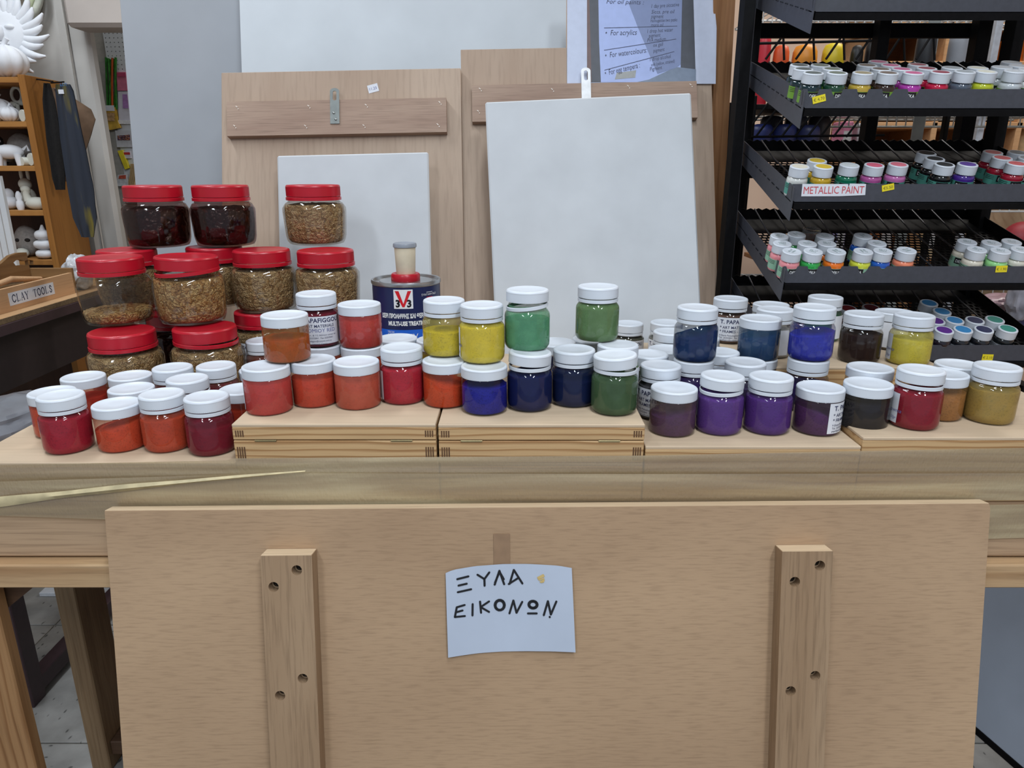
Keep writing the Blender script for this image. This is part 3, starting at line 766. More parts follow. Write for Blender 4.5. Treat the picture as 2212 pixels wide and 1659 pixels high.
rj_glass = MB().lathe([(0.043, 0.0005), (0.0480, 0.002), (0.0515, 0.007), (0.0535, 0.016), (0.0560, 0.058), (0.0556, 0.0645), (0.0500, 0.0725), (0.0455, 0.0755), (0.0445, 0.085)], 60, rfun=rj_r, cap1=False).mesh('jar_wall', 35)
def ribbed(r, n, depth):
    return lambda a, rr, z: 1.0
def cap_mesh(name, r, h, ribs, rec=0.0012, bevel=0.0016, depth=0.00045):
    """screw cap: ribbed skirt, rounded shoulder, slightly dished top; opens downward at z=0"""
    mb = MB(); n = ribs*2
    def rf(a, rr, z):
        return 1.0 - (depth/r if int(round(a/(2*math.pi)*n)) % 2 else 0.0)
    mb.lathe([(r, 0), (r, h*0.06)], n, cap0=False, cap1=False)
    mb.lathe([(r, h*0.06), (r, h-bevel*1.3)], n, rfun=rf, cap0=False, cap1=False)
    mb.lathe([(r, h-bevel*1.3), (r-bevel*0.3, h-bevel*0.4), (r-bevel, h), (r-bevel*2.2, h), (r-bevel*2.8, h-rec), (r*0.3, h-rec*0.8), (0.0008, h-rec*0.8)], n, cap0=False, cap1=True)
    mb.lathe([(r-0.0016, 0), (r, 0)], n, cap0=False, cap1=False)
    return mb.mesh(name, 50, recalc=False)
rj_cap = cap_mesh('cap', 0.0475, 0.0195, 90, rec=0.0006, bevel=0.0026, depth=0.0007)
rj_ring = MB().lathe([(0.0452, 0), (0.0485, 0.0004), (0.0485, 0.0052), (0.0468, 0.0062)], 60, cap0=False, cap1=False).mesh('tamper_ring', 40)
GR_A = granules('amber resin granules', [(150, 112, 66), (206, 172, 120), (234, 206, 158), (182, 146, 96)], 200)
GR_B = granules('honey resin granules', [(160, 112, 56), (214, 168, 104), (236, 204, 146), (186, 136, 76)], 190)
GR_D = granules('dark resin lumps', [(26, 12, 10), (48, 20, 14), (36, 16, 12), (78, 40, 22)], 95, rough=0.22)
def rj_fill(top, seed, lump):
    prof = [(0.040, 0.003), (0.0470, 0.005), (0.0505, 0.009), (0.0528, 0.018), (0.0538, 0.030)]
    prof = [p_ for p_ in prof if p_[1] < top-0.002]
    for z in (0.044, 0.056, 0.063, 0.069):
        if z < top-0.003: prof.append(({0.044: 0.0545, 0.056: 0.0550, 0.063: 0.0545, 0.069: 0.0505}[z], z))
    r = prof[-1][0]; prof += [(r*0.985, top-0.001), (r*0.92, top), (r*0.5, top+0.002), (0.004, top+0.001)]
    mb = MB(); mb.lathe(prof, 60)
    vs = []
    for x, y, z in mb.v:
        v = Vector((x, y, z))*lump; q_ = mnoise.noise(v+Vector((seed, 0, 0)))
        k = 1+0.018*(q_-0.6)
        vs.append((x*k, y*k, z+(0.0022*mnoise.noise(v*1.3+Vector((0, seed, 0))) if z > top-0.004 else 0)))
    mb.v = [(x*0.962, y*0.962, z) for x, y, z in vs]; return mb.mesh('resin', 60)
RJF = {'full': rj_fill(0.070, 3, 220), 'low': rj_fill(0.021, 5, 220), 'dark': rj_fill(0.066, 9, 120)}
M_RJ_GLASS = glass('clear jar wall red lid', (226, 222, 216), (150, 130, 100), 0.05)
M_RJ_GLASS_D = glass('stained jar wall red lid', (206, 186, 180), (60, 26, 22), 0.12)
def red_jar(P, label, fill='full', mat_=None, rz=0.0, ring_tilt=0.0, cap_tilt=0.0, raise_=0.0, strip=None):
    P = settle(P, 0.0560, RJ_H-0.001)
    t = thing('lidded_jar', label, 'jar', P, rz, 'clear jars with red screw lids')
    link_mesh('jar_wall', rj_glass, M_RJ_GLASS_D if fill == 'dark' else M_RJ_GLASS, t)
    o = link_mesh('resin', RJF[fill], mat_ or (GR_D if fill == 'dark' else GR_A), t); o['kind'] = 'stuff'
    link_mesh('tamper_ring', rj_ring, M_RED_CAP, t, Matrix.Translation((0, 0, 0.0775)) @ Matrix.Rotation(ring_tilt, 4, 'Y'))
    link_mesh('cap', rj_cap, M_RED_CAP, t, Matrix.Translation((0, 0, 0.0845+raise_)) @ Matrix.Rotation(cap_tilt, 4, 'Y'))
    if strip:
        mb = MB(); wrap_patch(mb, 0.0567, math.radians(-150), math.radians(-30), 0.012, 0.056, 0, 24)
        wrap_text(mb, 'T. PAPAFIGGOU', 0.0569, math.radians(-90), 0.046, 0.0085, 1, bold=.02)
        wrap_text(mb, '* ART MATERIALS', 0.0569, math.radians(-90), 0.035, 0.006, 1)
        wrap_text(mb, 'Mastic tears', 0.0569, math.radians(-90), 0.024, 0.009, 1, shear=.3)
        mb.obj('label', [M_PAPER, M_INK], t)
    return t
_pt = at_z(877, 601, 0.968); STOOD.append((_pt.x, _pt.y, 0.805, 0.968, 0.060))
Z1, Z2, Z3 = 0.805, 0.805+RJ_H, 0.805+2*RJ_H
def rj_at(px, py, lvl): return at_z(px, py, Z1+RJ_H*(lvl+1)) - Vector((0, 0, RJ_H))
def rj_b(px, py, z, r=0.047):
    p = at_z(px, py, z); d = Vector((p.x, p.y, 0)).normalized(); return p + d*r
pJ1 = rj_at(262, 712, 0); pJ2 = rj_at(441, 703, 0)
red_jar(pJ1, 'red-lidded jar of amber resin at bottom left, under the nearly empty jar')
red_jar(pJ2, 'bottom red-lidded jar of amber resin under the cracked lid jar', ring_tilt=0.05)
red_jar((-0.700*0+rj_at(372, 672, 0).x, rj_at(372, 672, 0).y+0.01, Z1), 'dark red-lidded jar at the bottom between two amber ones', 'dark')
red_jar(rj_at(566, 668, 0), 'bottom red-lidded jar with paper label half hidden by orange jar', strip=True, rz=-0.5)
red_jar(rj_at(712, 678, 0), 'bottom red-lidded jar hidden behind the labelled pigment jar')
red_jar(rj_at(237, 553, 1), 'red-lidded jar with only a little resin left, leftmost', 'low', GR_B)
red_jar(rj_at(401, 552, 1), 'red-lidded amber jar with crooked cracked lid, middle tier', 'full', GR_B, rz=0.3, ring_tilt=-0.07, cap_tilt=0.03, raise_=0.001)
red_jar(rj_at(272, 537, 1), 'red-lidded jar tucked behind the nearly empty one', 'full')
red_jar(rj_at(564, 537, 1), 'red-lidded amber jar in middle tier, under right dark jar', 'full')
red_jar(rj_at(700, 538, 1), 'red-lidded amber jar in middle tier furthest right', 'full')
red_jar(rj_b(348, 537, Z3), 'red-lidded jar of dark brown resin, top tier left', 'dark', rz=0.5)
red_jar(rj_b(488, 535, Z3), 'red-lidded jar of dark brown resin, top tier beside white panel', 'dark', rz=1.1)
red_jar(rj_b(686, 532, Z3), 'single amber red-lidded jar on top tier, at right', 'full')

red_jar(rj_at(470, 531, 1), 'red-lidded jar hidden behind the cracked lid jar', 'full')
# ==================================================================== PIGMENT JARS with white lids
JR = 0.0288
SH, NH = 0.0585, 0.0720
s_glass = MB().lathe([(0.024, 0.0004), (0.0272, 0.0012), (JR, 0.0040), (JR, 0.0440), (0.0282, 0.0455), (0.0270, 0.0465), (0.0268, 0.052)], 48, cap1=False).mesh('jar_wall', 40)
n_glass = MB().lathe([(0.022, 0.0004), (0.0262, 0.0012), (0.0286, 0.0050), (0.0290, 0.0100), (0.0290, 0.0420), (0.0284, 0.0455), (0.0262, 0.0490), (0.0245, 0.0506), (0.0240, 0.0530), (0.0240, 0.0570)], 48, cap1=False).mesh('jar_wall', 40)
s_cap = cap_mesh('cap', 0.0290, 0.0128, 72, rec=0.0011)
n_cap = cap_mesh('cap', 0.0270, 0.0142, 72, rec=0.0008, bevel=0.0020)
n_ring = MB().lathe([(0.0250, 0), (0.0268, 0.0003), (0.0268, 0.0040), (0.0255, 0.0046)], 48, cap0=False, cap1=False).mesh('tamper_ring', 40)
PFILL = {}
def pfill(kind, top, slope, seed):
    key = (kind, round(top, 4), round(slope, 2), seed)
    if key in PFILL: return PFILL[key]
    if kind == 'S': prof = [(0.0235, 0.0012), (0.0265, 0.002), (JR-0.0006, 0.0048)]; rt = JR-0.0006
    else: prof = [(0.0215, 0.0012), (0.0256, 0.002), (0.0279, 0.0055), (0.0284, 0.0105)]; rt = 0.0284
    zt = min(top, 0.042)
    prof += [(rt, zt-0.004)]
    if kind == 'N' and top > 0.044: prof += [(0.0278, 0.0450), (0.0255, min(top, 0.0485))]; rt = 0.0255; zt = min(top, 0.0485)
    n_side = len(prof)
    prof += [(rt*0.995, zt), (rt*0.8, zt+0.0006), (rt*0.45, zt+0.001), (0.002, zt+0.001)]
    mb = MB()
    mb.lathe(prof, 48, zfun=lambda x, y, z: (slope*x + 0.0013*mnoise.noise(Vector((x*90+seed, y*90, 1))) + 0.0005*mnoise.noise(Vector((x*500, y*500+seed, 1)))) if z > zt-0.0025 and z > 0.006 else 0)
    me = mb.mesh('powder', 40); PFILL[key] = me; return me

LABEL_ME = {}
def label_mesh(kind, a0, a1, style):
    key = (kind, a0, a1, style)
    if key in LABEL_ME: return LABEL_ME[key]
    r = (JR if kind == 'S' else 0.0290)+0.00025; z0, z1 = (0.005, 0.0445) if kind == 'S' else (0.006, 0.0440)
    if style == 'shop': a1 = a0+186
    mb = MB(); A0, A1 = math.radians(a0), math.radians(a1); wrap_patch(mb, r, A0, A1, z0, z1, 0, 28)
    if style == 'shop':
        am = (A0+A1)/2; rr = r+0.0002
        st = A0+math.radians(12)
        for body, dz, size, bd in (('T. PAPAFIGGOU', 0.0095, 0.0088, .02), ('* ART MATERIALS', 0.0178, 0.0062, .01), ('* FRAMES - CANVAS', 0.0244, 0.0062, .01), ('9 Elenis Paleologinas, & 112 Athinon', 0.0300, 0.0038, 0),
                                   ('Tel. 25355841  Fax 25359081', 0.0340, 0.0038, 0), ('papafiggou@cytanet.com.cy', 0.0376, 0.0036, 0)):
            wrap_text(mb, body, rr, st, z1-dz, size, 1, bold=bd, align='LEFT')
    elif style == 'kadmium':
        am = (A0+A1)/2; rr = r+0.0002
        wrap_text(mb, 'T. PAPAFIGGOU', rr, am, z1-0.0080, 0.0084, 1, bold=.02)
        wrap_text(mb, '* ART MATERIALS', rr, am, z1-0.0148, 0.0056, 1, bold=.01)
        wrap_text(mb, 'KADMIOY RED', rr, am, z1-0.0215, 0.0072, 2)
        wrap_text(mb, '9 Elenis str., & 112 Athinon corner str.', rr, am, z1-0.0265, 0.0032, 1)
        wrap_text(mb, 'Tel. 25355841  Fax 25359081', rr, am, z1-0.0305, 0.0032, 1)
        wrap_text(mb, 'papafiggou@cytanet.com.cy', rr, am, z1-0.0345, 0.0030, 1)
        wrap_text(mb, 'Limassol, Cyprus', rr, am, z1-0.0385, 0.0030, 1)
    elif style == 'pen':
        wrap_text(mb, 'xpwma', r+0.0002, A1-math.radians(10), z1-0.024, 0.007, 2, shear=.3)
        wrap_text(mb, '50gr.', r+0.0002, A1-math.radians(10), z1-0.033, 0.005, 2, shear=.3)
    LABEL_ME[key] = mb.mesh('label', None, recalc=False); return LABEL_ME[key]

def pigment_jar(kind, P, label, colour, top=0.040, slope=0.0, dust=0.35, cname=None, ring=0.0, cap=0.0, raise_=0.0, lab=None, dustcol=None, opaque=None, rz=0.0):
    cname = cname or '%d_%d_%d' % colour
    P = settle(P, 0.0291, (SH if kind == 'S' else NH)-0.001)
    t = thing('pigment_jar', label, 'jar', P, rz, 'white-lidded pigment jars')
    dc = dustcol or tuple(int(v*0.80+24) for v in colour)
    gm = glass('dusty wall %s %.2f' % (cname, dust), (238, 236, 232), dc, dust) if dust > 0 else M_CLEAR
    link_mesh('jar_wall', s_glass if kind == 'S' else n_glass, gm, t)
    o = link_mesh('powder', pfill(kind, top, slope, random.randint(0, 3)), powder('pigment '+cname, colour), t)
    if kind == 'S':
        link_mesh('cap', s_cap, M_WHITE_CAP, t, Matrix.Translation((0, 0, SH-0.0128)))
    else:
        link_mesh('tamper_ring', n_ring, M_WHITE_CAP, t, Matrix.Translation((0, 0, 0.0518)) @ Matrix.Rotation(ring, 4, 'Y'))
        link_mesh('cap', n_cap, M_WHITE_CAP, t, Matrix.Translation((0, 0, NH-0.0142+raise_)) @ Matrix.Rotation(cap, 4, 'Y'))
    if lab: link_mesh('label', label_mesh(kind, *lab), [M_PAPER, M_INK, M_PEN], t, Matrix.Rotation(math.atan2(P[0], P[1])*-1.0, 4, 'Z'))
    return t
def pb(px, py, z, r=0.0268):                 # a jar standing at height z whose front foot shows at this pixel
    p = at_z(px, py, z); d = Vector((p.x, p.y, 0)).normalized(); return p + d*r
def ptop(px, py, kind, z):                   # a jar standing at height z whose lid centre shows at this pixel
    h = SH if kind == 'S' else NH
    return at_z(px, py, z+h) - Vector((0, 0, h))
ZL, ZC, ZR, ZRR, ZK = 0.805, 0.855, 0.8265, 0.838, 0.874
CRIM, OR, OR2, DCR, CORAL = (168, 28, 48), (206, 74, 44), (196, 62, 36), (126, 18, 38), (206, 66, 60)
# --- left group on the low box
pigment_jar('N', pb(155, 982, ZL), 'crimson pigment jar at the front left corner', CRIM, 0.046, 0, 0.30)
pigment_jar('S', pb(270, 978, ZL), 'half-filled orange-red pigment jar, second in left front row', OR, 0.031, 0.25, 0.25)
pigment_jar('N', pb(368, 979, ZL), 'brick orange pigment jar, third in left front row', (196, 70, 42), 0.044, 0.05, 0.35)
pigment_jar('N', pb(463, 987, ZL), 'dark crimson pigment jar at the corner of the hinged box', DCR, 0.034, 0, 0.45)
pigment_jar('S', ptop(112, 845, 'S', ZL), 'orange pigment jar peeking out behind the front left crimson jar', OR, 0.040, 0, 0.3)
pigment_jar('S', ptop(179, 812, 'S', ZL), 'red-orange jar at the back left of the left group', (190, 54, 40), 0.028, 0.1, 0.4)
pigment_jar('S', ptop(281, 810, 'S', ZL), 'white-lidded jar just in front of bottom left red-lidded jar', OR2, 0.036, 0, 0.4)
pigment_jar('S', ptop(283, 837, 'S', ZL), 'white-lidded jar directly behind the half-filled orange-red one', (186, 60, 44), 0.036, 0, 0.4)
pigment_jar('N', ptop(372, 792, 'N', ZL), 'taller white-lidded jar rising behind the third front row jar', DCR, 0.030, 0, 0.4)
pigment_jar('N', ptop(404, 816, 'N', ZL-0.006+0.006), 'tilted-lid white jar behind the dark crimson jar', (120, 20, 34), 0.034, 0, 0.4, ring=0.05)
pigment_jar('N', ptop(466, 788, 'N', ZL), 'dark red jar before the amber bottom jar with crooked ring', (110, 18, 32), 0.030, 0, 0.5)
pigment_jar('S', ptop(531, 800, 'S', ZL), 'white-lidded jar mostly hidden left of the coral jar', OR2, 0.034, 0, 0.4)
pigment_jar('S', Vector((-0.3665, 0.918, ZL)), 'orange jar squeezed between dark crimson jar and hinged box', (178, 56, 34), 0.034, 0, 0.3)
# --- row on the hinged boxes
pC1 = pb(585, 899, ZC); pC2 = pb(679, 883, ZC); pC3 = pb(776, 887, ZC); pC5 = pb(957, 883, ZC); pC6 = pb(1045, 899, ZC); pC7 = pb(1143, 892, ZC); pC8 = pb(1237, 882, ZC)
pigment_jar('S', pC1, 'coral red jar at the left end of the hinged box row', CORAL, 0.040, 0.0, 0.55, lab=(-178, -168, 'blank'))
pigment_jar('S', pC2, 'orange-red jar under the right side of the half empty orange jar', (208, 70, 46), 0.036, 0, 0.4)
pigment_jar('S', pC3, 'pale coral jar, third in the hinged box row', (204, 84, 60), 0.036, -0.05, 0.6)
pigment_jar('N', pb(869, 877, ZC), 'raspberry red jar with domed lid, fourth in the hinged box row', (184, 34, 52), 0.047, 0, 0.35, lab=(-180, -150, 'blank'))
pigment_jar('S', pC5, 'speckled orange jar beneath the left yellow jar', (206, 72, 34), 0.032, -0.25, 0.25)
pigment_jar('S', pC6, 'ultramarine jar beneath the right yellow jar', (32, 36, 150), 0.034, 0.02, 0.06, dustcol=(40, 40, 60))
pigment_jar('N', pC7, 'midnight blue jar beneath the teal green jar', (18, 22, 74), 0.046, 0, 0.25, ring=0.0, cap=0.05, raise_=0.0012, dustcol=(30, 44, 92))
pigment_jar('N', pC8, 'darkest navy jar set back right of the midnight blue jar', (14, 16, 58), 0.033, 0, 0.35, dustcol=(28, 44, 84))
pigment_jar('N', pb(1318, 899, ZC), 'dark moss green jar at the right end of the hinged boxes', (44, 68, 36), 0.044, 0, 0.42, ring=0.03, cap=-0.06, raise_=0.0012, dustcol=(84, 112, 80))
# --- jars stacked on that row
ZS = ZC+SH
pigment_jar('S', pb(624, 786, ZS), 'half empty orange jar balanced across two white lids', (200, 74, 26), 0.029, 0.0, 0.42, dustcol=(150, 96, 46))
pU2 = pb(782, 755, ZS)
pigment_jar('S', pU2, 'salmon red jar standing high behind the third coral jar', (206, 68, 62), 0.038, 0, 0.5)
pigment_jar('S', (pU2.x, pU2.y, ZC), 'orange jar that carries the salmon red jar', (196, 66, 40), 0.036, 0, 0.4)
pigment_jar('N', pb(955, 774, ZS), 'yellow jar half filled with bright powder, beside the paint tin', (236, 196, 10), 0.032, 0.0, 0.32, dustcol=(186, 172, 84))
pigment_jar('N', pb(1042, 788, ZS), 'lemon yellow dusty jar standing on the ultramarine jar', (226, 198, 40), 0.046, 0, 0.42, lab=(-200, -160, 'pen'), dustcol=(214, 196, 84))
pigment_jar('N', pb(1134, 761, ZC+NH), 'teal green jar with torn lid ring on the midnight blue jar', (56, 128, 102), 0.038, 0, 0.6, ring=-0.10, raise_=0.0035, dustcol=(96, 156, 116))
pU6 = pb(1288, 741, ZC+NH)
pigment_jar('N', pU6, 'olive green jar standing highest in front of the white panel', (84, 116, 66), 0.047, 0, 0.6, dustcol=(104, 134, 92))
# --- jars behind that row
pigment_jar('N', at_y(680, 632, 1.02) - Vector((0, 0, NH)) if False else ptop(682, 632, 'N', 0.913), 'labelled dark red jar with handwritten pigment name behind orange jar', (112, 16, 36), 0.046, 0, 0.2, lab=(-150, -30, 'kadmium'))
pK = ptop(682, 632, 'N', 0.913)
pigment_jar('S', (pK.x+0.004, pK.y-0.004, ZC), 'white-lidded jar low behind the gap of orange and salmon jars', (196, 84, 60), 0.036, 0, 0.4)
pigment_jar('N', ptop(558, 735, 'N', ZL), 'small reddish-brown jar peeking left of the half empty orange jar', (136, 66, 48), 0.034, 0, 0.4, lab=(-80, 40, 'shop'))
pigment_jar('S', ptop(858, 729, 'S', ZC), 'white lid showing below the paint tin, left one', (150, 60, 50), 0.03, 0, 0.4)
pigment_jar('S', ptop(912, 731, 'S', ZC), 'white lid showing below the paint tin, right one', (180, 150, 40), 0.03, 0, 0.4)
pigment_jar('S', ptop(1200, 738, 'S', ZC), 'white lid glimpsed between the teal and olive green jars', (60, 60, 90), 0.03, 0, 0.4)
pigment_jar('S', ptop(1254, 733, 'S', ZC), 'cream-lidded jar left under the olive green jar', (90, 100, 70), 0.03, 0, 0.4)
pigment_jar('N', ptop(1328, 748, 'N', ZC), 'white-lidded jar supporting the right of the olive green jar', (70, 110, 60), 0.04, 0, 0.4, lab=(-70, -10, 'blank'))
pigment_jar('N', ptop(1358, 697, 'N', 0.8048), 'labelled grey-green jar just right of the olive green jar', (90, 92, 80), 0.046, 0, 0.1, lab=(-165, -25, 'shop'))
pigment_jar('N', ptop(1300, 690, 'N', 0.8048), 'white lid furthest back against the large white panel', (120, 120, 110), 0.04, 0, 0.2)
# --- right group
pigment_jar('S', pb(1449, 946, ZR), 'dull purple jar, first in the purple row', (84, 48, 104), 0.028, 0.18, 0.32, dustcol=(104, 84, 82))
pigment_jar('N', pb(1549, 943, ZR), 'violet jar with gaping lid ring, second in the purple row', (92, 54, 140), 0.047, 0, 0.4, ring=-0.05, cap=0.03, raise_=0.0012)
pigment_jar('N', pb(1652, 942, ZR), 'violet jar with tight lid, third in the purple row', (84, 46, 132), 0.046, 0, 0.35)
pigment_jar('S', pb(1759, 943, ZR), 'plum purple jar with white shop label, fourth in the purple row', (84, 42, 106), 0.027, -0.3, 0.28, lab=(-62, 40, 'shop'), dustcol=(84, 62, 76))
pigment_jar('S', pb(1860, 935, ZRR-0.006), 'blue-black pigment jar right of the labelled plum jar', (28, 30, 44), 0.036, 0.04, 0.25, dustcol=(66, 58, 46)) 
pigment_jar('N', pb(1955, 930, ZRR), 'crimson jar with paper strip at the right end of the row', (146, 24, 42), 0.046, 0, 0.4, ring=0.02, raise_=0.0012, lab=(-190, -128, 'pen'))
pigment_jar('S', pb(2020, 910, ZRR), 'ochre brown jar between the crimson and mustard jars', (182, 124, 72), 0.034, 0.03, 0.3, dustcol=(140, 104, 62))
pigment_jar('N', pb(2129, 918, ZRR), 'mustard yellow jar at the far right', (172, 138, 62), 0.042, 0, 0.38, dustcol=(166, 146, 88))
pigment_jar('S', ptop(2076, 787, 'S', ZRR), 'white-lidded jar behind the mustard and ochre jars', (150, 130, 90), 0.036, 0, 0.3)
pigment_jar('S', ptop(1880, 794, 'S', ZRR), 'white-lidded jar between the blue-black jar and the yellow jar', (120, 90, 70), 0.036, 0, 0.3)
pigment_jar('N', ptop(1424, 791, 'N', ZR), 'labelled jar squeezed between moss green jar and first purple jar', (60, 60, 66), 0.046, 0, 0.1, lab=(-172, -45, 'shop'))
pigment_jar('N', ptop(1408, 768, 'N', ZR), 'white-lidded jar behind the labelled one by the moss green jar', (90, 96, 90), 0.04, 0, 0.2)
# second tier on the right
def pair(px, py, z, kind_low, kw_low, kw_up, kind_up):
    h = SH if kind_low == 'S' else NH
    P = pb(px, py, z+h); pigment_jar(kind_up, P, **kw_up); pigment_jar(kind_low, (P.x, P.y, z), **kw_low)
    return P
pair(1498, 785, ZR, 'N', dict(label='jar hidden beneath the indigo jar', colour=(60, 40, 110), top=0.04),
     dict(label='indigo jar with sloping powder, left of steel blue jar', colour=(22, 24, 82), top=0.036, slope=0.35, dust=0.3, dustcol=(44, 76, 112)), 'N')
pair(1634, 781, ZR, 'S', dict(label='jar hidden beneath the steel blue jar', colour=(60, 60, 90), top=0.04),
     dict(label='steel blue jar with flat ribbed lid', colour=(26, 46, 104), top=0.034, slope=0.2, dust=0.42, dustcol=(62, 92, 120)), 'S')
pair(1746, 783, ZR, 'N', dict(label='jar hidden beneath the bright cobalt blue jar', colour=(40, 30, 80), top=0.036, dust=0.2),
     dict(label='bright cobalt blue jar with grainy powder', colour=(32, 42, 176), top=0.036, slope=0.15, dust=0.25, dustcol=(80, 84, 150)), 'N')
pigment_jar('N', pb(1851, 788, ZK), 'brown-black jar between the cobalt and yellow jars', (44, 32, 30), 0.044, 0, 0.15, dustcol=(60, 48, 44))
pigment_jar('N', pb(1957, 792, ZK), 'pale yellow jar with label strip below the black rack', (232, 204, 44), 0.036, -0.05, 0.40, lab=(-185, -140, 'pen'), dustcol=(206, 196, 100))
pigment_jar('N', ptop(1611, 780, 'N', ZR), 'white lid in the gap between indigo and steel blue jars', (90, 80, 120), 0.04, 0, 0.3)
pigment_jar('N', ptop(1556, 758, 'N', ZR), 'white lid partly hidden right of the indigo jar', (90, 90, 120), 0.04, 0, 0.3)
pigment_jar('N', Vector((0.293, 1.07, ZR)), 'labelled jar half hidden behind the indigo jar', (120, 110, 110), 0.046, 0, 0.1, lab=(-112, -20, 'shop'))
pigment_jar('N', ptop(1579, 643, 'N', ZK), 'labelled brown jar rising behind the indigo jar', (96, 74, 66), 0.046, 0, 0.1, lab=(-128, -30, 'shop'))
pigment_jar('S', ptop(1666, 656, 'S', ZK), 'rear of two flat white lids behind the steel blue jar', (200, 200, 196), 0.04, 0, 0.2)
pigment_jar('N', ptop(1676, 666, 'N', ZK), 'front of two white lids behind steel blue jar, long label', (190, 190, 190), 0.04, 0, 0.2, lab=(-140, -40, 'blank'))
pigment_jar('N', ptop(1784, 640, 'N', ZK), 'tall green jar behind the cobalt blue jar', (40, 110, 74), 0.04, 0, 0.2, lab=(-60, 60, 'blank'))
pigment_jar('S', ptop(1934, 672, 'S', ZK), 'white lid peeking left of the pale yellow jar', (120, 110, 90), 0.04, 0, 0.2, lab=(-160, -40, 'blank'))
pigment_jar('N', ptop(1440, 695, 'N', ZR), 'rear labelled grey jar left of the indigo jar', (110, 110, 104), 0.046, 0, 0.1, lab=(-165, -60, 'shop'))
pigment_jar('N', ptop(1460, 717, 'N', ZR), 'front labelled grey jar left of the indigo jar', (120, 118, 112), 0.046, 0, 0.1, lab=(-165, -60, 'shop'))
pigment_jar('S', ptop(1450, 752, 'S', ZR), 'cream lid low behind the labelled squeezed jar', (150, 146, 140), 0.036, 0, 0.2)

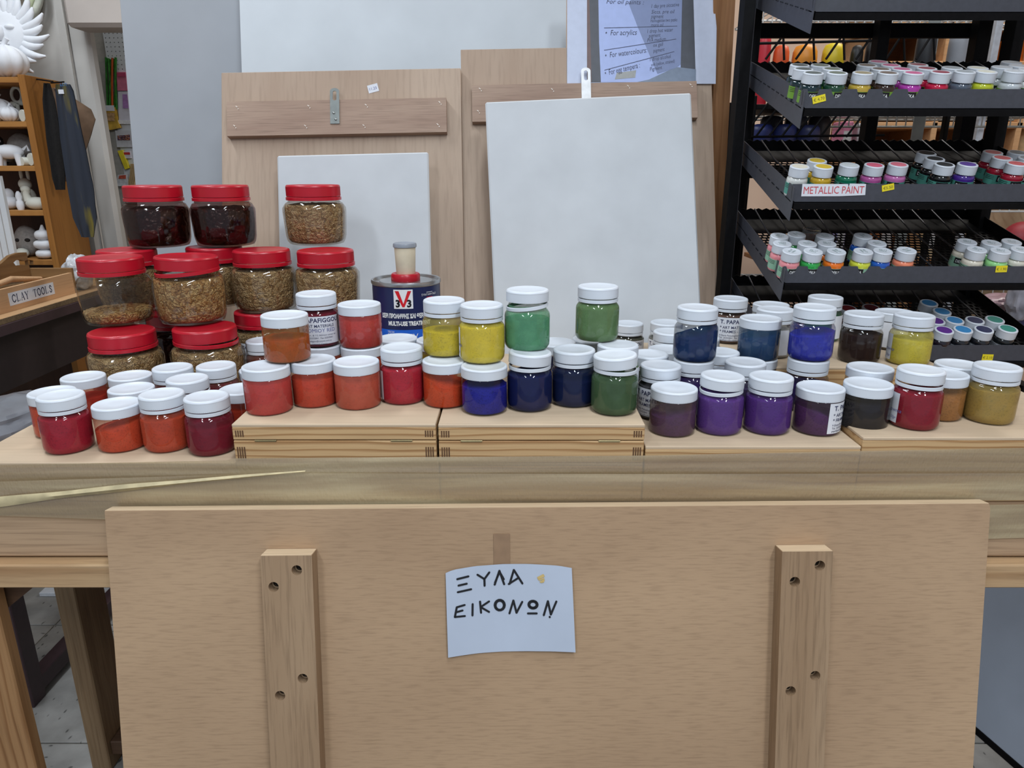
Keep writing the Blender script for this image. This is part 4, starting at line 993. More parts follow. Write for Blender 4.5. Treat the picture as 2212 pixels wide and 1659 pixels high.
# ==================================================================== PAINT TIN with cup on top
def paint_tin():
    zt = 0.805; P = at_z(877, 601, 0.968); P.z = zt; h = 0.968-zt; r = 0.0575
    t = thing('paint_tin', 'navy blue wood treatment tin with steel rim behind yellow jars', 'tin', P, math.atan2(P.x, P.y)*-1)
    navy = basic('navy tin print', (24, 34, 78), 0.32, var=0.03)
    MB().lathe([(r, 0.0), (r+0.0012, 0.001), (r, 0.004), (r, h-0.006)], 64).obj('tin_body', navy, t, smooth=40)
    MB().lathe([(r-0.0005, h-0.008), (r+0.0014, h-0.006), (r+0.0018, h-0.003), (r+0.0008, h), (r-0.002, h-0.0005), (r-0.004, h-0.005), (r-0.012, h-0.005), (r-0.013, h-0.003), (0.001, h-0.003)], 64).obj('rim', basic('tin plate', (176, 178, 180), 0.28, metal=0.85, var=0.05), t, smooth=35)
    r2 = r+0.0004
    mb = MB(); f = -math.pi/2
    s = 0.0158
    def patch(a0, a1, z0, z1, mi, rr): wrap_patch(mb, rr, f+a0/r, f+a1/r, z0, z1, mi, 16)
    def flat(pts, mi, rr):        # small polygon bent round the tin
        mb.add([(rr*math.cos(f+x/r), rr*math.sin(f+x/r), z) for x, z in pts], [tuple(range(len(pts)))], mi)
    zc = h-0.026; x0 = -0.006
    patch(x0-s, x0+s, zc-s, zc+s, 0, r2)
    r3 = r2+0.0003
    def vstroke(ta, tb, ba, bb):
        for q in range(14):
            u0, u1 = q/14, (q+1)/14; zz0, zz1 = lerp(ta[1], ba[1], u0), lerp(ta[1], ba[1], u1)
            flat([(lerp(ta[0], ba[0], u1), zz1), (lerp(tb[0], bb[0], u1), zz1), (lerp(tb[0], bb[0], u0), zz0), (lerp(ta[0], ba[0], u0), zz0)], 1, r3)
    vstroke((x0-0.0135, zc+0.0135), (x0-0.0070, zc+0.0135), (x0-0.0018, zc-0.0130), (x0+0.0018, zc-0.0130))
    vstroke((x0+0.0075, zc+0.0135), (x0+0.0135, zc+0.0135), (x0-0.0016, zc-0.0125), (x0+0.0018, zc-0.0125))
    wrap_text(mb, '3', r3, f+(x0-0.0092)/r, zc-0.0128, 0.0165, 2, bold=.04); wrap_text(mb, '3', r3, f+(x0+0.0094)/r, zc-0.0128, 0.0165, 2, bold=.04)
    wrap_text(mb, 'ΣΥΝΤΗΡΗΤΙΚΟ', r3, f+0.70, h-0.022, 0.0045, 0); patch(0.034, 0.047, h-0.0255, h-0.0245, 1, r3); patch(0.034, 0.047, h-0.017, h-0.0163, 0, r3)
    wrap_text(mb, 'ΚΕΡΙ ΠΡΟΛΗΨΗΣ ΚΑΙ ΘΕΡΑΠΕΙΑΣ', r3, f+0.02, h-0.0575, 0.0098, 0, bold=.05, width=0.094)
    wrap_text(mb, 'MULTI-USE TREATMENT', r3, f+0.06, h-0.0700, 0.0098, 0, bold=.05, width=0.074)
    patch(-0.052, 0.052, h-0.112, h-0.0775, 3, r2)
    flat([(0.018, h-0.0775), (0.052, h-0.0775), (0.052, h-0.112), (0.040, h-0.096)], 4, r2+0.0002)
    wrap_text(mb, 'IPACTIV', r3, f-0.16, h-0.093, 0.0130, 0, width=0.052); wrap_text(mb, 'TECH', r3, f-0.52, h-0.083, 0.005, 0)
    mb.obj('printed_label', [basic('tin white print', (226, 230, 234), 0.35, var=0), basic('tin red print', (206, 28, 40), 0.35, var=0), basic('tin black print', (14, 16, 26), 0.35, var=0),
                     basic('tin bright blue', (22, 96, 206), 0.35, var=0.02), granules('tin wood picture', [(150, 120, 96), (70, 52, 44), (196, 172, 150)], 300)], t)
    zz = zt+h-0.003
    P2 = Vector((P.x, P.y-0.004, zz))
    link = tag(MB().lathe([(0.024, 0), (0.0245, 0.001), (0.0245, 0.010), (0.0225, 0.0125), (0.018, 0.0125), (0.016, 0.011), (0.001, 0.011)], 72, rfun=lambda a, rr, z: 1-(0.012 if int(round(a/(2*math.pi)*72)) % 2 and 0.0005 < z < 0.0105 else 0)).obj('loose_lid', M_RED_CAP, None, smooth=45, M=Matrix.Translation(P2)), 'loose red ribbed lid lying on the paint tin', 'lid')
    t2 = thing('sample_pot', 'small cream pot with grey cap on the red lid', 'pot', P2+Vector((0.001, -0.001, 0.0115)))
    MB().lathe([(0.0155, 0), (0.0160, 0.001), (0.0178, 0.044), (0.0178, 0.046)], 36).obj('pot_body', basic('cream pot plastic', (222, 210, 184), 0.5, var=0.03), t2, smooth=40)
    MB().lathe([(0.0185, 0), (0.0197, 0.001), (0.0197, 0.005), (0.0188, 0.0072), (0.0170, 0.0078), (0.016, 0.0070), (0.001, 0.0070)], 36).obj('pot_cap', basic('grey cap plastic', (140, 146, 156), 0.35, var=0.03), t2, smooth=40, M=Matrix.Translation((0, 0, 0.044)))
paint_tin()

# ==================================================================== BLACK TRAY RACK with paint bottles
RX0, RX1, RYF, RYB = 0.456, 0.935, 1.20, 1.50
SLOPE = math.atan2(0.088, RYB-RYF)
LIPZ = {0: 1.403, 1: 1.266, 2: 1.123, 3: 0.990, 4: 0.854}
LIPH = 0.027
rack = thing('display_rack', 'black metal rack of sloping perforated trays for paint bottles', 'rack', (0, 0, ZT))
RO = Vector((0, 0, ZT))
tw = RX1-RX0; TD = (RYB-RYF)/math.cos(SLOPE)
# tray: local x right, y up the slope toward the back, z normal to the floor; origin = floor, front left
tray_mb = MB()
tray_mb.plate([(0.006, -0.001), (tw-0.006, -0.001), (tw, 0.004), (tw, LIPH), (0, LIPH), (0, 0.004)], -0.0012, 0.0, mi=1, M=Matrix.Rotation(-SLOPE, 4, 'X'))   # upright lip
tray_mb.box(0.004, tw-0.004, -0.006, 0.012, -0.012, -0.002)                      # folded edge under the lip
for x in (0.0, tw-0.0012):
    tray_mb.add([(x, -0.010, -0.030), (x, -0.004, 0.024), (x, TD, 0.020), (x, TD, -0.022), (x+0.0012, -0.010, -0.030), (x+0.0012, -0.004, 0.024), (x+0.0012, TD, 0.020), (x+0.0012, TD, -0.022)],
                [(0, 1, 2, 3), (7, 6, 5, 4), (0, 4, 5, 1), (1, 5, 6, 2), (2, 6, 7, 3), (3, 7, 4, 0)], 1 if x == 0 else 0)
tray_me = tray_mb.mesh('tray')
fb = MB(); fb.box(0, tw, TD*0.72, TD, -0.0015, 0.0); fb.box(0, tw, 0, 0.012, -0.0015, 0)
rows = 17; y_a, y_b = 0.012, TD*0.72; ry = (y_b-y_a)/rows; nxh = 44; px_ = tw/nxh
for j in range(rows):
    fb.box(0, tw, y_a+ry*j-0.0016, y_a+ry*j+0.0016, -0.0015, 0)
    for i in range(nxh+1):
        x = (i+(0.5 if j % 2 else 0))*px_
        if x > tw: continue
        fb.add([(x-0.0019, y_a+ry*j, -0.0003), (x+0.0019, y_a+ry*j, -0.0003), (x+0.0019, y_a+ry*(j+1), -0.0003), (x-0.0019, y_a+ry*(j+1), -0.0003)], [(0, 1, 2, 3)])
floor_me = fb.mesh('perforated_floor')
bb = MB(); out_ = [(0, 0), (tw, 0)]; kt = 60
for i in range(kt, -1, -1):
    x = tw*i/kt; out_.append((x, 0.0150 if i % 2 else 0.0185))
bb.plate(out_, TD-0.0012, TD); back_me = bb.mesh('serrated_back')
rod_me = MB().tube([(0, 0.004, 0.004), (0, TD*0.7, 0.006), (0, TD-0.001, 0.017)], 0.0015, 6).mesh('divider_rod', 60)
M_ROD = basic('dark bright rod', (70, 72, 78), 0.35, metal=0.5, var=0.05)
TRAYM = {}
for k, zl in LIPZ.items():
    Mt = Matrix.Translation(Vector((RX0, RYF, zl-LIPH))-RO) @ Matrix.Rotation(SLOPE, 4, 'X')
    TRAYM[k] = Matrix.Translation(RO) @ Mt
    tr = link_mesh('tray', tray_me, [M_BLACK, M_LIP], rack, Mt)
    link_mesh('perforated_floor', floor_me, M_BLACK, tr); link_mesh('serrated_back', back_me, M_BLACK, tr)
    for i in range(1, 12): link_mesh('divider_rod', rod_me, M_ROD, tr, Matrix.Translation((tw*i/12, 0, 0)))
    def lip_sticker(px, py, w, h, rot, body, size, name, mats, bold=0.0, tw_=None, rip=False):
        p = at_y(px, py, RYF-0.0016); q = TRAYM[k].inverted() @ p
        mb = MB(); Ms = Matrix.Translation(q) @ Matrix.Rotation(-SLOPE, 4, 'X') @ Matrix.Rotation(rot, 4, 'Y')
        if rip: mb.plate([(-w/2, -h/2), (0.1*w, -h/2-0.0004), (w/2, -h/2+0.001), (w/2-0.001, h/2-0.001), (w*0.24, h/2-0.0002), (w*0.225, h/2-0.006), (w*0.21, h/2-0.001), (-w/2, h/2)], -0.0006, 0.0, M=Ms)
        else: mb.box(-w/2, w/2, -0.0006, 0, -h/2, h/2, M=Ms)
        put_text(mb, body, 0, -size*0.36, size, -0.0009, 1, M=Ms, align='CENTER', bold=bold, width=tw_)
        mb.obj(name, mats, tr)
    PS = [M_YELLOW_STICKER, M_GREY_INK]
    if k == 1: lip_sticker(1769, 214, 0.0205, 0.0105, -0.25, '€ 4.70', 0.0065, 'price_sticker', PS)
    if k == 2:
        lip_sticker(1918, 405, 0.0195, 0.0100, -0.2, '€5.50', 0.0065, 'price_sticker', PS)
        lip_sticker(1801, 410, 0.104, 0.0195, -0.01, 'METALLIC PAINT', 0.0165, 'paper_label', [M_PAPER, basic('faded red print', (196, 70, 78), 0.6, var=0)], bold=0.0, tw_=0.098, rip=True)
    if k == 3: lip_sticker(2163, 581, 0.0190, 0.0110, -0.03, '€ 1.90', 0.0062, 'price_sticker', PS)
    if k == 4: lip_sticker(2133, 772, 0.0190, 0.0110, 0.03, '€ 2.10', 0.0062, 'price_sticker', PS)
def rk(name, x0, x1, y0, y1, z0, z1, m=M_BLACK, bev=0.0008):
    return MB().box(x0, x1, y0, y1, z0-ZT, z1-ZT, bev=bev).obj(name, m, rack)
for (x0, x1) in ((0.424, 0.444), (0.925, 0.945)):
    o = rk('upright', x0, x1, 1.44, 1.475, ZT, 1.75)
    for i in range(26):
        MB().box((x0+x1)/2-0.003, (x0+x1)/2+0.003, 1.4385, 1.4402, 0.04+i*0.036, 0.052+i*0.036).obj('slot', basic('slot shadow steel', (60, 62, 70), 0.3, metal=0.6), o) if 0 else None
for x0, x1 in ((0.452, 0.478), (0.705, 0.727), (0.895, 0.922)): rk('upright', x0, x1, 1.503, 1.53, ZT, 1.75)
rk('lit_side_strip', 0.4445, 0.4515, 1.46, 1.485, ZT, 1.75, M_LIP)  # lit side of the black upright, put in as a paler charcoal strip
for z in (1.405, 1.14, 0.90): rk('crossbar', 0.452, 0.922, 1.531, 1.545, z-0.013, z+0.013)
rk('added_dark_sheet', 0.424, 0.945, 1.225, 1.56, ZT+0.0005, ZT+0.003)  # added black sheet, darkens what shows through the tray holes
for x0 in (0.43, 0.93): rk('foot', x0-0.012, x0+0.012, 1.22, 1.56, ZT, ZT+0.02)

# --- bottles
BR = 0.0166
bt_body = MB().lathe([(0.0135, 0), (0.0160, 0.0008), (BR, 0.003), (BR, 0.0255), (0.0160, 0.0285), (0.0140, 0.0308), (0.0132, 0.032), (0.0132, 0.034)], 32).mesh('bottle_body', 40)
bt_cap = cap_mesh('cap', 0.0156, 0.0152, 32, rec=0.0003, bevel=0.0012, depth=0.0006)
bt_disc = MB().lathe([(0.0122, 0), (0.0122, 0.0002), (0.0005, 0.0002)], 28).mesh('colour_disc', None)
mb = MB(); r_ = BR+0.0002
wrap_patch(mb, r_, math.radians(-215), math.radians(35), 0.004, 0.0222, 0, 26)
wrap_patch(mb, r_+0.0002, math.radians(-102), math.radians(-38), 0.0112, 0.0216, 1, 10)
wrap_text(mb, 'DEKA', r_+0.0004, math.radians(-70), 0.0135, 0.0072, 2, bold=.02, width=0.0145)
for z in (0.0195, 0.017, 0.0145): wrap_patch(mb, r_+0.0002, math.radians(-168), math.radians(-118), z, z+0.0007, 1, 6)
bt_label = mb.mesh('label', None, recalc=False)
mb = MB(); put_text(mb, '02-17', 0, 0.001, 0.0055, 0, 0, align='CENTER'); put_text(mb, 'DEKA', 0, -0.0045, 0.0045, 0, 0, align='CENTER')
bt_mark = MB(); bt_mark.add([(x, z, 0) for x, _, z in mb.v], mb.f, 0); bt_mark = bt_mark.mesh('cap_print', None, recalc=False)
M_LAB = {'green': basic('leaf green label', (112, 158, 52), 0.5, var=0.02), 'teal': basic('teal label', (78, 150, 136), 0.5, var=0.02), 'mint': basic('mint label', (142, 186, 160), 0.5, var=0.02), 'grey': basic('grey label', (150, 154, 160), 0.5, var=0.02)}
M_LBK = basic('label black', (16, 16, 20), 0.5, var=0); M_LWH = basic('label white', (226, 228, 230), 0.5, var=0); M_PRINT = basic('cap print', (96, 130, 120), 0.6, var=0)
BOT = {}
def bottle(k, px, py, label, paint, disc=None, lab='green', clear=False, group='paint bottles on the black rack'):
    T = TRAYM[k]; n = (T.to_3x3() @ Vector((0, 0, 1))).normalized(); H = 0.0478
    p = hit(px, py, T.translation + n*(H+0.0002), n) - n*H
    I = T.inverted(); l_ = I @ p; l_.y = max(l_.y, 0.0200)
    for _ in range(30):
        mv = False
        for bx_, by_ in BOT.setdefault(k, []):
            d = Vector((l_.x-bx_, l_.y-by_)); gap = 0.0336-d.length
            if gap > 1e-5: l_.y += gap*1.05 if d.y >= -1e-6 else 0; l_.x += (gap if d.x > 0 else -gap)*(0.25 if d.y >= -1e-6 else 1.0); mv = True
        if not mv: break
    BOT[k].append((l_.x, l_.y))
    M = T @ Matrix.Translation((l_.x, l_.y, 0.0003)) @ Matrix.Rotation(-math.atan2(p.x, p.y) + random.uniform(-.5, .4), 4, 'Z')
    t = thing('paint_bottle', label, 'bottle', M=M, group=group)
    link_mesh('bottle_body', bt_body, basic('paint %d %d %d' % paint, paint, 0.12, var=0.04, scale=200, coat=0.4), t)
    link_mesh('cap', bt_cap, M_WHITE_CAP if not clear else glass('clear hazy cap', (220, 220, 220), (170, 170, 170), 0.35), t, Matrix.Translation((0, 0, 0.0326)))
    if disc: link_mesh('colour_disc', bt_disc, basic('disc %d %d %d' % disc, disc, 0.5, var=0.05, scale=400), t, Matrix.Translation((0, 0, 0.0475)))
    elif not clear: link_mesh('cap_print', bt_mark, M_PRINT, t, Matrix.Translation((0, 0, 0.0479)) @ Matrix.Rotation(random.uniform(-1, 1), 4, 'Z'))
    link_mesh('label', bt_label, [M_LAB[lab], M_LBK, M_LWH], t)
ORD = ['first', 'second', 'third', 'fourth', 'fifth', 'sixth', 'seventh', 'eighth', 'ninth', 'tenth']
# tray 1: files of bottles from the left; each file from front to rear
def files(k, trayname, lab, data):
    for fi, (cn, paint, disc, spots) in enumerate(data):
        names = {1: ['only'], 2: ['front', 'rear'], 3: ['front', 'middle', 'rear'], 4: ['front', 'second', 'third', 'rearmost']}[len(spots)]
        for nm, (px, py) in zip(names, spots):
            l_ = lab if isinstance(lab, str) else lab[fi]
            bottle(k, px, py, '%s paint bottle, %s of %s file from left, %s' % (cn, nm, ORD[fi], trayname), paint, disc, l_)
files(1, 'top bottle tray', 'green', [
    ('dark green', (20, 44, 50), (70, 84, 86), [(1764, 160), (1748.5, 152), (1731, 145)]),
    ('forest green', (24, 66, 44), (92, 104, 92), [(1814, 159), (1801, 151.5), (1782, 144.5)]),
    ('golden', (186, 158, 60), (146, 134, 104), [(1865.5, 157)]),
    ('brown', (50, 34, 28), (98, 84, 76), [(1920, 157), (1905, 150), (1883.5, 143)]),
    ('magenta', (168, 56, 156), (188, 80, 132), [(1975, 157), (1953, 149.5), (1931, 142), (1911, 136)]),
    ('crimson', (190, 24, 64), (136, 44, 70), [(2033, 155), (2007, 148), (1986.5, 141)]),
    ('slate', (84, 94, 108), (150, 158, 164), [(2085, 154), (2060.5, 146.5)]),
    ('lime', (186, 196, 48), (214, 212, 196), [(2131.5, 154), (2113, 146)]),
    ('silver', (196, 202, 206), (186, 192, 198), [(2192.5, 153), (2165, 144.5)]),
    ('pale', (206, 208, 206), (190, 194, 200), [(2226, 151), (2207, 144), (2194, 138)])])
files(2, 'METALLIC PAINT tray', 'teal', [
    ('pearl white', (206, 208, 204), (214, 208, 190), [(1728, 359)]),
    ('metallic gold', (196, 160, 40), (206, 176, 56), [(1779.5, 359), (1766, 347)]),
    ('metallic green', (20, 108, 80), (206, 212, 214), [(1835.5, 356)]),
    ('metallic magenta', (172, 84, 146), (210, 96, 122), [(1889, 356)]),
    ('metallic pink', (186, 106, 164), (216, 112, 130), [(1941, 354.6)]),
    ('black', (18, 20, 22), (40, 44, 48), [(2041, 354.6), (2020, 342), (2005, 333)]),
    ('violet', (68, 40, 130), (96, 70, 150), [(2091, 354)]),
    ('red', (150, 28, 48), (200, 82, 88), [(2197, 352.6), (2169.4, 341.5), (2147.6, 330)]),
    ('grey', (110, 116, 120), (140, 146, 150), [(2222, 341), (2199, 329)])])
files(3, 'tray above lowest', 'mint', [
    ('pink', (222, 140, 146), None, [(1714, 545.6), (1697, 530), (1685.5, 515.7)]),
    ('green', (44, 160, 74), None, [(1760, 545.6), (1745.6, 529), (1732, 515.7)]),
    ('orange', (232, 116, 32), None, [(1809.5, 544.7), (1793.5, 529.6), (1785, 515.7)]),
    ('lemon yellow', (206, 214, 66), None, [(1866, 542.7)]),
    ('blue', (24, 84, 176), None, [(1908, 542), (1896.6, 528), (1873, 513.7)]),
    ('coral', (238, 138, 104), None, [(1959, 540)]),
    ('cream', (222, 214, 196), None, [(2110.5, 538), (2092.5, 525)]),
    ('pale green', (150, 214, 140), None, [(2162, 540.7), (2143, 525)]),
    ('ivory', (218, 214, 198), None, [(2205.7, 538), (2188, 524)])])
bottle(3, 1764.5, 501, 'reddish bottle with clear cap at the back of third tray', (140, 60, 30), None, 'mint', clear=True)
files(4, 'lowest tray', 'grey', [
    ('red capped', (60, 14, 18), (136, 40, 46), [(1832.7, 666)]),
    ('maroon capped', (60, 14, 18), (112, 36, 48), [(1882, 664)]),
    ('purple capped', (24, 18, 30), (92, 46, 132), [(2040, 712.4), (2025, 698)]),
    ('sky blue capped', (22, 24, 30), (60, 132, 186), [(2081, 711), (2059, 693.5), (2041.7, 676), (2017, 660)]),
    ('navy capped', (20, 22, 28), (44, 50, 84), [(2126, 711), (2107, 692)]),
    ('teal capped', (20, 24, 26), (48, 136, 122), [(2178, 709.5), (2153.5, 692)])])

# ==================================================================== LEFT BACKGROUND: bookcase with bisque figurines
M_OAK = wood('orange oak board', (176, 124, 62), (150, 98, 44), 'Z', 6.0, 8.0, fine=0.3)
M_OAK_H = wood('orange oak shelf edge', (182, 130, 70), (156, 104, 50), 'X', 6.0, 8.0, fine=0.3)
M_CASE_IN = wood('dark brown case back', (84, 58, 44), (66, 44, 34), 'Z', 6.0, 8.0, fine=0.2)
M_BISQUE = basic('white bisque', (226, 228, 232), 0.8, var=0.02, scale=30, bump=0.05)
M_BISQUE2 = basic('cream bisque', (212, 212, 200), 0.8, var=0.02, scale=30, bump=0.05)
M_STONE = basic('grey stone bisque', (150, 146, 142), 0.85, var=0.08, scale=120, bump=0.3)
BY0, BY1 = 2.30, 2.49
bx1 = at_y(88, 360, BY0).x; bzt = at_y(60, 161, BY0).z
bc = thing('bookcase', 'orange-brown wooden bookcase of white figurines at the far left', 'bookcase', (0, 0, 0))
MB().box(bx1-0.020, bx1, BY0, BY1, 0.0, bzt, bev=0.001).obj('side_panel', M_OAK, bc)
MB().box(bx1-0.92, bx1-0.90, BY0, BY1, 0.0, bzt, bev=0.001).obj('side_panel', M_OAK, bc)
MB().box(bx1-0.90, bx1-0.02, BY1-0.008, BY1, 0.0, bzt-0.02).obj('back_panel', M_CASE_IN, bc)
SHZ = []
for py in (166, 262, 358, 455, 562, 660, 760):
    z = at_y(70, py, BY0).z
    MB().box(bx1-0.90, bx1-0.02, BY0+0.002, BY1-0.008, z-0.016, z, bev=0.001).obj('shelf', M_OAK_H, bc); SHZ.append(z)
def shelf_pt(px, lvl, y=2.37):
    p = at_y(px, 400, y); z = SHZ[lvl]
    # keep the photo column at this height
    for _ in range(4):
        dd = CP*0  # refine: x depends on height because of the pitch
        zc = (y*CP - (z-HC)*SP); p = Vector(((px-1106)/FPX*zc, y, z))
    return p
FG = 'unpainted figurines on the bookcase'
def pumpkin(px, lvl, r, label, m=M_BISQUE, y=2.37, sq=0.78):
    P = shelf_pt(px, lvl, y); t = thing('ceramic_pumpkin', label, 'figurine', P, group=FG)
    mb = MB(); mb.ball((0, 0, r*sq), (r, r, r*sq), 48, 14, fun=lambda d: 0.90+0.10*abs(math.sin(4.5*math.atan2(d.y, d.x)))); mb.obj('pumpkin_body', m, t, smooth=60)
    MB().tube([(0, 0, r*sq*1.75), (0.1*r, 0, r*sq*2.1), (0.25*r, 0, r*sq*2.35)], [r*0.16, r*0.11, r*0.13], 8).obj('stem', m, t, smooth=60)
# sun face plaque
Ps = shelf_pt(34, 0, 2.43); R = 0.135
ts = thing('sun_plaque', 'white bisque sun face with curling rays on the bookcase top', 'figurine', Ps + Vector((0, 0, R*0.98+0.004)), group=FG)
Mt = Matrix.Rotation(math.radians(-8), 4, 'X')
MB().ball((0, 0, 0), (R*0.56, 0.030, R*0.56), 28, 14).obj('face_disc', M_BISQUE, ts, smooth=60, M=Mt)
mb = MB(); mb.ball((0, -0.030, -0.005), (R*0.09, 0.02, R*0.17), 12, 8); mb.ball((-R*0.2, -0.024, R*0.1), (R*0.11, 0.012, R*0.06), 12, 8); mb.ball((R*0.2, -0.024, R*0.1), (R*0.11, 0.012, R*0.06), 12, 8); mb.ball((0, -0.024, -R*0.26), (R*0.17, 0.012, R*0.05), 12, 8)
mb.obj('face_features', M_BISQUE, ts, smooth=60, M=Mt)
for k in range(26):
    a = 2*math.pi*k/26; L_ = R*(1.0 if k % 2 else 0.88)
    pts = []; rr = []
    for i in range(6):
        u = i/5; rad = R*0.48+(L_-R*0.48)*u; an = a+0.22*u*u; pts.append((rad*math.cos(an), -0.004-0.004*math.sin(u*3), rad*math.sin(an))); rr.append(R*0.085*(1-u)**0.5+0.003)
    MB().tube(pts, rr, 8).obj('ray', M_BISQUE, ts, smooth=60, M=Mt)
pumpkin(20, 0, 0.062, 'large white bisque pumpkin in front of the sun face', y=2.355)
pumpkin(2, 1, 0.046, 'white bisque pumpkin half cut by the picture edge', y=2.37)
pumpkin(24, 1, 0.030, 'small white bisque pumpkin on the upper shelf', y=2.35)
def disc_tube(px, lvl, r, label, m=M_BISQUE2, ln=0.05, y=2.33):
    P = shelf_pt(px, lvl, y); mb = MB()
    mb.lathe([(r*0.96, 0), (r, 0.003), (r, ln), (r*0.9, ln), (r*0.86, 0.004), (0.002, 0.004)], 24, M=Matrix.Translation((0, 0, r)) @ Matrix.Rotation(-math.pi/2, 4, 'X'))
    tag(mb.obj('ceramic_tube', m, None, smooth=40, M=Matrix.Translation(P) @ Matrix.Rotation(-0.5, 4, 'Z')), label, 'figurine', FG)
disc_tube(50, 1, 0.018, 'round pale blank lying beside the small pumpkin')
disc_tube(49, 2, 0.013, 'small round blank lying beside the white lamb')
disc_tube(68, 2, 0.019, 'larger round blank lying at the end of the second shelf')
# bow-tied key shape hanging inside the case
P = shelf_pt(42, 1, 2.42); mb = MB()
mb.tube([(0, 0, 0.004), (0, 0, 0.058)], [0.008, 0.006], 8)
mb.tube([(0.016*math.cos(a), 0, 0.086+0.022*math.sin(a)) for a in [2*math.pi*k/16 - math.pi/2 for k in range(17)]], 0.005, 8)
for s_ in (-1, 1): mb.ball((s_*0.014, 0, 0.060+s_*0.004), (0.014, 0.006, 0.009), 12, 8)
tag(mb.obj('ceramic_key', M_BISQUE2, None, smooth=60, M=Matrix.Translation(P) @ Matrix.Rotation(0.1, 4, 'Y')), 'cream looped cross shape with bow standing in the top shelf', 'figurine', FG)
mb = MB(); mb.lathe([(0.012, 0), (0.010, 0.03), (0.004, 0.052), (0.001, 0.058)], 14)
tag(mb.obj('ceramic_cone', M_BISQUE2, None, smooth=50, M=Matrix.Translation(shelf_pt(15, 1, 2.44))), 'pale pointed cone behind the small pumpkin', 'figurine', FG)
# lamb
P = shelf_pt(26, 2, 2.345); mb = MB()
mb.ball((0, 0, 0.042), (0.042, 0.024, 0.022), 20, 12); mb.ball((-0.040, -0.004, 0.062), (0.019, 0.016, 0.017), 14, 10); mb.ball((-0.056, -0.008, 0.056), (0.012, 0.010, 0.009), 12, 8)
for x in (-0.026, 0.026):
    for y in (-0.012, 0.012): mb.tube([(x, y, 0.035), (x*1.1, y, 0.0)], [0.011, 0.009], 8)
for y in (-0.014, 0.014): mb.ball((-0.034, y, 0.074), (0.010, 0.006, 0.006), 10, 8)
mb.tube([(0.040, 0, 0.048), (0.054, 0, 0.060), (0.056, 0, 0.044)], 0.005, 6)
tag(mb.obj('ceramic_lamb', M_BISQUE, None, smooth=60, M=Matrix.Translation(P) @ Matrix.Rotation(0.2, 4, 'Z')), 'white four-legged lamb figurine on the second shelf', 'figurine', FG)
# grey hippo-like block
P = shelf_pt(56, 2, 2.42); mb = MB(); mb.ball((0, 0, 0.050), (0.048, 0.034, 0.050), 20, 12, fun=lambda d: 1+0.06*mnoise.noise(d*4)); mb.ball((-0.036, -0.018, 0.034), (0.026, 0.022, 0.024), 14, 10)
for x in (-0.046, -0.024): mb.ball((x, -0.014, 0.060), 0.007, 10, 8)
tag(mb.obj('stone_bear', M_STONE, None, smooth=60, M=Matrix.Translation(P)), 'grey lumpy bear figurine behind the round blanks', 'figurine', FG)
mb = MB(); mb.ball((0, 0, 0.035), (0.03, 0.03, 0.035), 16, 10, fun=lambda d: 1+0.05*mnoise.noise(d*3)); mb.ball((0, 0, 0.075), 0.018, 12, 8)
tag(mb.obj('dark_figurine', basic('black glazed clay', (40, 40, 44), 0.4), None, smooth=60, M=Matrix.Translation(shelf_pt(4, 2, 2.40))), 'dark figurine behind the lamb at the picture edge', 'figurine', FG)
# third shelf: rabbit, snowman, duck, shell
P = shelf_pt(67, 3, 2.40); mb = MB(); mb.ball((0, 0, 0.034), (0.024, 0.022, 0.034), 16, 10); mb.ball((0, -0.006, 0.078), (0.020, 0.018, 0.019), 16, 10)
for s_ in (-1, 1): mb.ball((s_*0.011, 0, 0.108), (0.006, 0.005, 0.022), 10, 8)
tag(mb.obj('ceramic_rabbit', M_BISQUE2, None, smooth=60, M=Matrix.Translation(P)), 'cream rabbit with upright ears on the third shelf', 'figurine', FG)
P = shelf_pt(46, 3, 2.34); mb = MB(); mb.lathe([(0.009, 0), (0.012, 0.012), (0.010, 0.026), (0.007, 0.030), (0.010, 0.042), (0.007, 0.052), (0.003, 0.058)], 16)
tag(mb.obj('ceramic_figure', M_BISQUE, None, smooth=60, M=Matrix.Translation(P)), 'tiny white standing figure before the rabbit', 'figurine', FG)
P = shelf_pt(82, 3, 2.35); mb = MB(); mb.ball((0, 0, 0.020), (0.034, 0.022, 0.020), 18, 10); mb.tube([(-0.022, 0, 0.028), (-0.028, 0, 0.048), (-0.024, 0, 0.060)], [0.014, 0.010, 0.011], 10); mb.ball((-0.028, 0, 0.064), (0.015, 0.012, 0.012), 12, 8); mb.tube([(0.022, 0, 0.028), (0.042, 0, 0.042)], [0.012, 0.003], 8)
tag(mb.obj('ceramic_duck', M_BISQUE2, None, smooth=60, M=Matrix.Translation(P)), 'cream duck figurine at the right end of the third shelf', 'figurine', FG)
P = shelf_pt(22, 3, 2.37); mb = MB(); mb.ball((0, 0, 0.022), (0.032, 0.026, 0.022), 24, 10, fun=lambda d: 0.94+0.06*abs(math.sin(6*math.atan2(d.z, d.x)))); mb.ball((0.004, 0, 0.048), (0.016, 0.016, 0.018), 12, 8)
tag(mb.obj('ceramic_shell', M_BISQUE, None, smooth=60, M=Matrix.Translation(P)), 'white ribbed shell figurine at left of the third shelf', 'figurine', FG)
